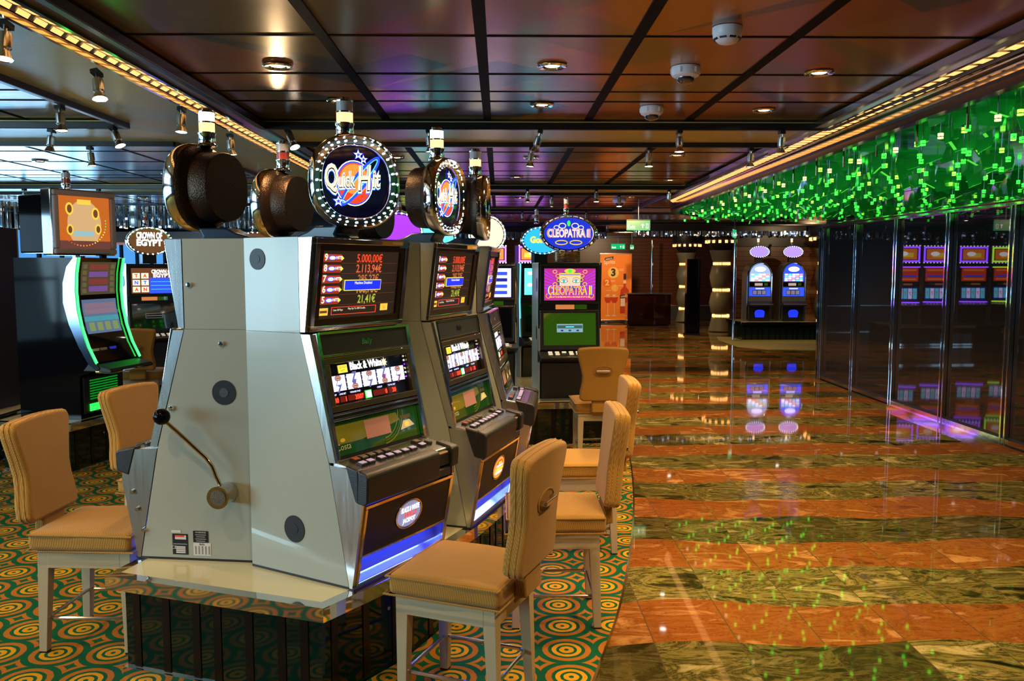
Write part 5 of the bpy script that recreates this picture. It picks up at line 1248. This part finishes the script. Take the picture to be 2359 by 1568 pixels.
# ------------------------------------------------------------------ pair of arched machines in the recess
def arched(x, label, words, col):
    t = thing('arched_slot_machine', (x, 19.5, .452), -PI/2, label, 'slot machine', 'arched slot machines'); w = .29
    arch = [(-w, 0), (w, 0), (w, 1.06)]+[(w*math.cos(a*PI/14), 1.06+w*1.05*math.sin(a*PI/14)) for a in range(1, 14)]+[(-w, 1.06)]
    q = MB(); q.prism(arch, -.45, .0, mat('arch_side', (.10, .105, .10), .3), 'x'); q.build('cabinet', t)
    q = MB(); n = len(arch); k = .90
    q.tube([(.004, y*.97, z*.98+.01) for y, z in arch[2:]]+[(.004, -w*.97, .03)], .016, CHROME, 6); q.tube([(.004, w*.97, 1.04), (.004, w*.97, .03)], .016, CHROME, 6); q.build('chrome_arch', t, smooth=1)
    q = MB(); q.frame((.002, 0, 0), (0, 1, 0), (0, 0, 1)); inn = [(w*.84*math.cos(a*PI/14), 1.06+w*.90*math.sin(a*PI/14)) for a in range(15)]
    q.poly([(w*.84, .92)]+inn+[(-w*.84, .92)], col, .001); q.ell(0, 1.20, .13, .06, E_LAV, .003)
    for r in range(4):
        for c in range(5): q.rect(-.21+.086*c, .925+.045*r, -.135+.086*c, .962+.045*r, (E_WHT, E_CRM, E_LAV, glow('art_pink', (1., .35, .35), 1.4), E_CYN)[(r*2+c*3) % 5], .003)
    q.text(words, 0, 1.17, .05, E_PUR, .005, bold=.03); q.build('arched_glass', t)
    q = MB(); q.frame((.002, 0, 0), (0, 1, 0), (0, 0, 1)); q.rect(-.24, .80, .24, .90, E_BLK, .001); q.rect(-.12, .82, .06, .88, glow('strip_pale', (.7, .5, .4), .8), .003); q.rect(.10, .82, .18, .88, E_CGRN, .003); q.build('player_display', t)
    q = MB(); q.frame((.006, 0, 0), (0, 1, 0), (0, 0, 1)); q.rect(-.245, .58, .245, .78, E_BLU, .001); q.rect(-.17, .61, .15, .72, E_BLK, .003); q.rect(-.10, .745, .10, .765, E_WHT, .003)
    for c in range(3): q.rect(-.16+.105*c, .62, -.07+.105*c, .71, mat('reel_dark', (.06, .05, .08), .4, emit=(.4, .35, .5), es=.5), .004)
    q.build('reel_screen', t)
    q = MB(); q.prism([(0, .36), (.16, .36), (.17, .40), (.02, .46), (.0, .46)], -.27, .27, BLACK); dk = q.build('button_deck', t, bevel=.008); q = MB(); q.tube([(.165, -.27, .40), (.165, .27, .40)], .008, CHROME, 6); q.build('chrome_lip', dk)
    q = MB(); q.box(0, -.24, .0, .03, .24, .34, BLACK); bd = q.build('belly_door', t); q = MB(); q.frame((.031, 0, 0), (0, 1, 0), (0, 0, 1)); q.poly([(.10, .09), (.12, .20)]+[(.11*math.cos(a*PI/8), .22+.05*math.sin(a*PI/8)) for a in range(9)]+[(-.12, .20), (-.10, .09)], glow('tray_blue', (.01, .03, .8), 1.4), .001); q.build('lit_tray', bd)
    oval_sign(t, -.10, 1.60, .24, .135, glow('sign_lilac', (.35, .22, .75), 1.6), words, bulbs=E_BULB)
    candle(t, 1.76, 1, x=-.2, s=.7)
arched(6.02, 'arched slot machine with a pink-white sign, left of the far pair', '', glow('art_bluewhite', (.35, .5, .9), 1.2))
arched(6.80, 'arched slot machine with a blue arched glass, right of the far pair', '', E_BLU)
plinth('long black plinth with a chrome edge under the two arched slot machines', [(5.50, 19.1), (7.30, 19.1), (7.30, 20.4), (5.50, 20.4)], .45, inset=.04)

# ------------------------------------------------------------------ bulging columns with orange light boxes
E_BOX = glow('box_orange', (1., .42, .12), 3.2)
COLG = mat('column_olive', (.17, .165, .10), .40)
def column(x, y, label, nb=16):
    t = thing('bulging_column', (x, y, 0), 0, label, 'column', 'bulging columns with light boxes')
    zs = [.42, 1.10, 1.79]; q = MB(); prof = [(.32, 0.02), (.24, .36)]
    q.lathe(prof, (0, 0, 0), COLG, 28)
    for a, c in ((.47, 1.05), (1.15, 1.74)): q.lathe([(.22, a), (.255, a+.03), (.31, (a+c)/2), (.255, c-.03), (.22, c)], (0, 0, 0), COLG, 28)
    q.lathe([(.22, 1.84), (.245, 1.87), (.32, 2.14)], (0, 0, 0), COLG, 28); q.lathe([(.16, .0), (.16, 2.2)], (0, 0, 0), BLACK, 16)
    q.lathe([(.20, 2.14), (.26, 2.18), (.46, 2.48), (.46, CZ)], (0, 0, 0), BLACK, 28)
    q.build('shaft', t, smooth=1)
    g0 = None
    for z in zs+[2.36]:
        rr = .205 if z < 2.2 else .42
        for k in range(nb):
            if g0 is None: g = MB(); g.box(-.012, -.032, -.036, .018, .032, .036, E_BOX); g0 = g.build('light_box', t); o = g0
            else: o = g0.copy(); COL.objects.link(o); o.parent = t
            a = 2*PI*k/nb; o.location = (rr*math.cos(a), rr*math.sin(a), z); o.rotation_euler = (0, 0, a)
    return t
column(5.86, 22.3, 'olive bulging column with rings of orange light boxes, left of the arched machines')
column(7.78, 20.0, 'olive bulging column with orange light boxes, between the arched machines and the glass wall')
column(5.80, 26.2, 'farther bulging column, half hidden behind the tall black stele')
q = MB(); q.box(-.17, -.1, 0, .17, .1, 1.9, GLOSSB); q.box(-.19, -.12, 0, .19, .12, .04, BLACK); o = q.build('black_stele'); o.location = (4.85, 21.2, 0); tag(o, 'tall plain black stele standing on the marble floor before the farther column', 'stele')
t = thing('lacquer_counter', (4.05, 24.6, 0), 0, 'low glossy dark red counter between the banner and the columns', 'counter'); q = MB(); LQ = mat('red_lacquer', (.018, .004, .003), .06, coat=1.)
q.box(-.35, -.25, .05, .9, .25, .92, LQ); q.build('body', t); q = MB(); q.box(-.38, -.28, .92, .93, .28, .95, CHROMED); q.build('top_edge', t); q = MB(); q.box(-.3, -.2, 0, .85, .2, .05, BLACK); q.build('kick_plate', t)

# ------------------------------------------------------------------ roll-up drinks banner
t = thing('rollup_banner', (3.58, 26.0, 0), R(3), 'orange roll-up banner for spritz drinks with 3, 2, 1 in circles', 'banner')
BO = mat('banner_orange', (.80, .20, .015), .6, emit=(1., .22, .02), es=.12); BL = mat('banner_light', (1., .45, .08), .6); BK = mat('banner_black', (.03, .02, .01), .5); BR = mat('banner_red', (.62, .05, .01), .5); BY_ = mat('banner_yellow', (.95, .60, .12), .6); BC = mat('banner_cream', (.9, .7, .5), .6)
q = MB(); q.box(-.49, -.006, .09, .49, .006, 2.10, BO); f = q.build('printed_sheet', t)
q = MB(); q.frame((0, -.0065, .08), (1, 0, 0), (0, 0, 1))
q.poly([(-.35, 1.80), (-.08, 1.86), (-.08, 1.95), (-.35, 1.90)], BK, .001); q.text('APEROL', -.215, 1.845, .05, BC, .002, width=.22, rot=R(12), bold=.02); q.text('Spritz', -.20, 1.72, .11, BC, .002, width=.36, rot=R(5), bold=.02)
for s, x, y, r, c, m in (('3', -.08, 1.45, .17, BY_, BK), ('2', -.27, 1.14, .135, mat('disc_red', (.85, .13, .01), .6), BY_), ('1', -.03, .98, .11, BL, BY_)):
    q.ell(x, y, r, r, c, .001, 28); q.text(s, x, y-r*.55, r*1.25, m, .003, bold=.05)
[q.rect(x, y, x+.14, y+.012, BC, .002) for x, y in ((.10, 1.55), (.10, 1.51), (-.16, 1.20), (-.16, 1.17), (.08, 1.04), (-.29, .90))]
q.poly([(.14, .20), (.42, .20), (.42, .75), (.40, .92), (.31, 1.02), (.31, 1.25), (.24, 1.25), (.24, 1.02), (.15, .92), (.13, .75)], BR, .002); q.rect(.235, 1.25, .315, 1.42, BK, .003); q.rect(.235, 1.12, .315, 1.22, BC, .003)
q.poly([(.15, .42), (.41, .42), (.41, .66), (.15, .66)], BC, .003); q.poly([(.13, .66), (.42, .70), (.42, .80), (.13, .76)], BK, .0035); q.text('APEROL', .275, .70, .05, BC, .0045, width=.24, rot=R(6), bold=.02)
for x in (-.24, -.04):
    q.poly([(x-.11, .72), (x+.11, .72), (x+.10, .60), (x+.05, .52), (x-.05, .52), (x-.10, .60)], BR, .002); q.rect(x-.006, .14, x+.006, .52, BC, .002); q.ell(x, .13, .08, .014, BC, .002); q.ell(x, .72, .11, .025, BL, .003); q.rect(x-.05, .72, x+.04, .78, BC, .003)
q.build('printed_artwork', f)
q = MB(); q.box(-.50, -.08, 0.01, .50, .08, .09, CHROMED); q.build('base_cassette', t, bevel=.008); q = MB(); q.box(-.50, -.012, 2.10, .50, .012, 2.125, CHROMED); q.build('top_rail', t)
for s in (-1, 1): q = MB(); q.box(s*.3-.03, -.14, 0, s*.3+.03, .14, .012, CHROMED); q.build('foot', t)

# ------------------------------------------------------------------ crystal curtains
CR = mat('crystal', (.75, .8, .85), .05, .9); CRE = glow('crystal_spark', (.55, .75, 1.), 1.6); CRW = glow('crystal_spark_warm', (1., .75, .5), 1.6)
def curtain(x0, x1, y0, y1, z0, z1, n, label, sp=.10):
    q = MB(); rr = random.Random(int(x0*7+y0))
    for i in range(n):
        f_ = i/(n-1); x = x0+(x1-x0)*f_+rr.uniform(-.02, .02); y = y0+(y1-y0)*f_+rr.uniform(-.08, .08); w_ = rr.uniform(.012, .03)
        zz = z0+rr.uniform(0, .06)
        q.M = Matrix.Translation((x, y, 0)) @ Matrix.Rotation(rr.uniform(0, PI), 4, 'Z'); q.box(-w_, -w_*.5, zz, w_, w_*.5, z1, CR)
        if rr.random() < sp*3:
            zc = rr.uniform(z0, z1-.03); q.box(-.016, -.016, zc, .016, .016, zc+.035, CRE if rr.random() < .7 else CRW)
    q.M = None
    if z1 < 2.6: q.prism([(x0, y0-.05), (x1, y1-.05), (x1, y1+.05), (x0, y0+.05)], z1-.01, CZ, DARKW, 'z')
    tag(q.build('crystal_curtain'), label, 'crystal curtain', None, 'stuff')
curtain(-6.75, -3.3, 13.9, 14.1, 2.32, 2.69, 110, 'glittering crystal strip curtain hanging behind the left machines')
curtain(-9, -6.9, 11.0, 13.8, 2.25, 2.69, 70, 'glittering crystal strip curtain at the far left ceiling edge')
curtain(3.2, 8.9, 20.3, 20.3, 2.42, 2.56, 150, 'thin band of crystals across the opening to the arched machines')
curtain(-3.0, 2.6, 20.6, 20.8, 2.36, 2.56, 110, 'thin band of crystals above the neon machines')
# dark bar front with orange lamps behind the left machines
t = thing('bar_canopy', (-5.2, 14.6, 0), 0, 'dark curved canopy with a warm lit underside beneath the left crystal curtain', 'canopy')
q = MB(); q.box(-2.6, 0, 2.12, 2.6, 1.2, 2.30, mat('canopy_bronze', (.05, .022, .010), .25)); q.build('fascia', t); q = MB(); q.box(-2.5, .03, 2.105, 2.5, 1.1, 2.12, glow('canopy_glow', (.8, .25, .05), .35)); q.build('lit_soffit', t)
for s in (-1, 1): q = MB(); q.cyl((s*2.3, .6, 0), (s*2.3, .6, 2.15), .06, CHROMED, 12); q.build('post', t)
q = MB(); q.box(-4.4, 15.9, 0, -2.3, 16.0, 2.68, DARKW); struct(q.build('wall_left_back'))
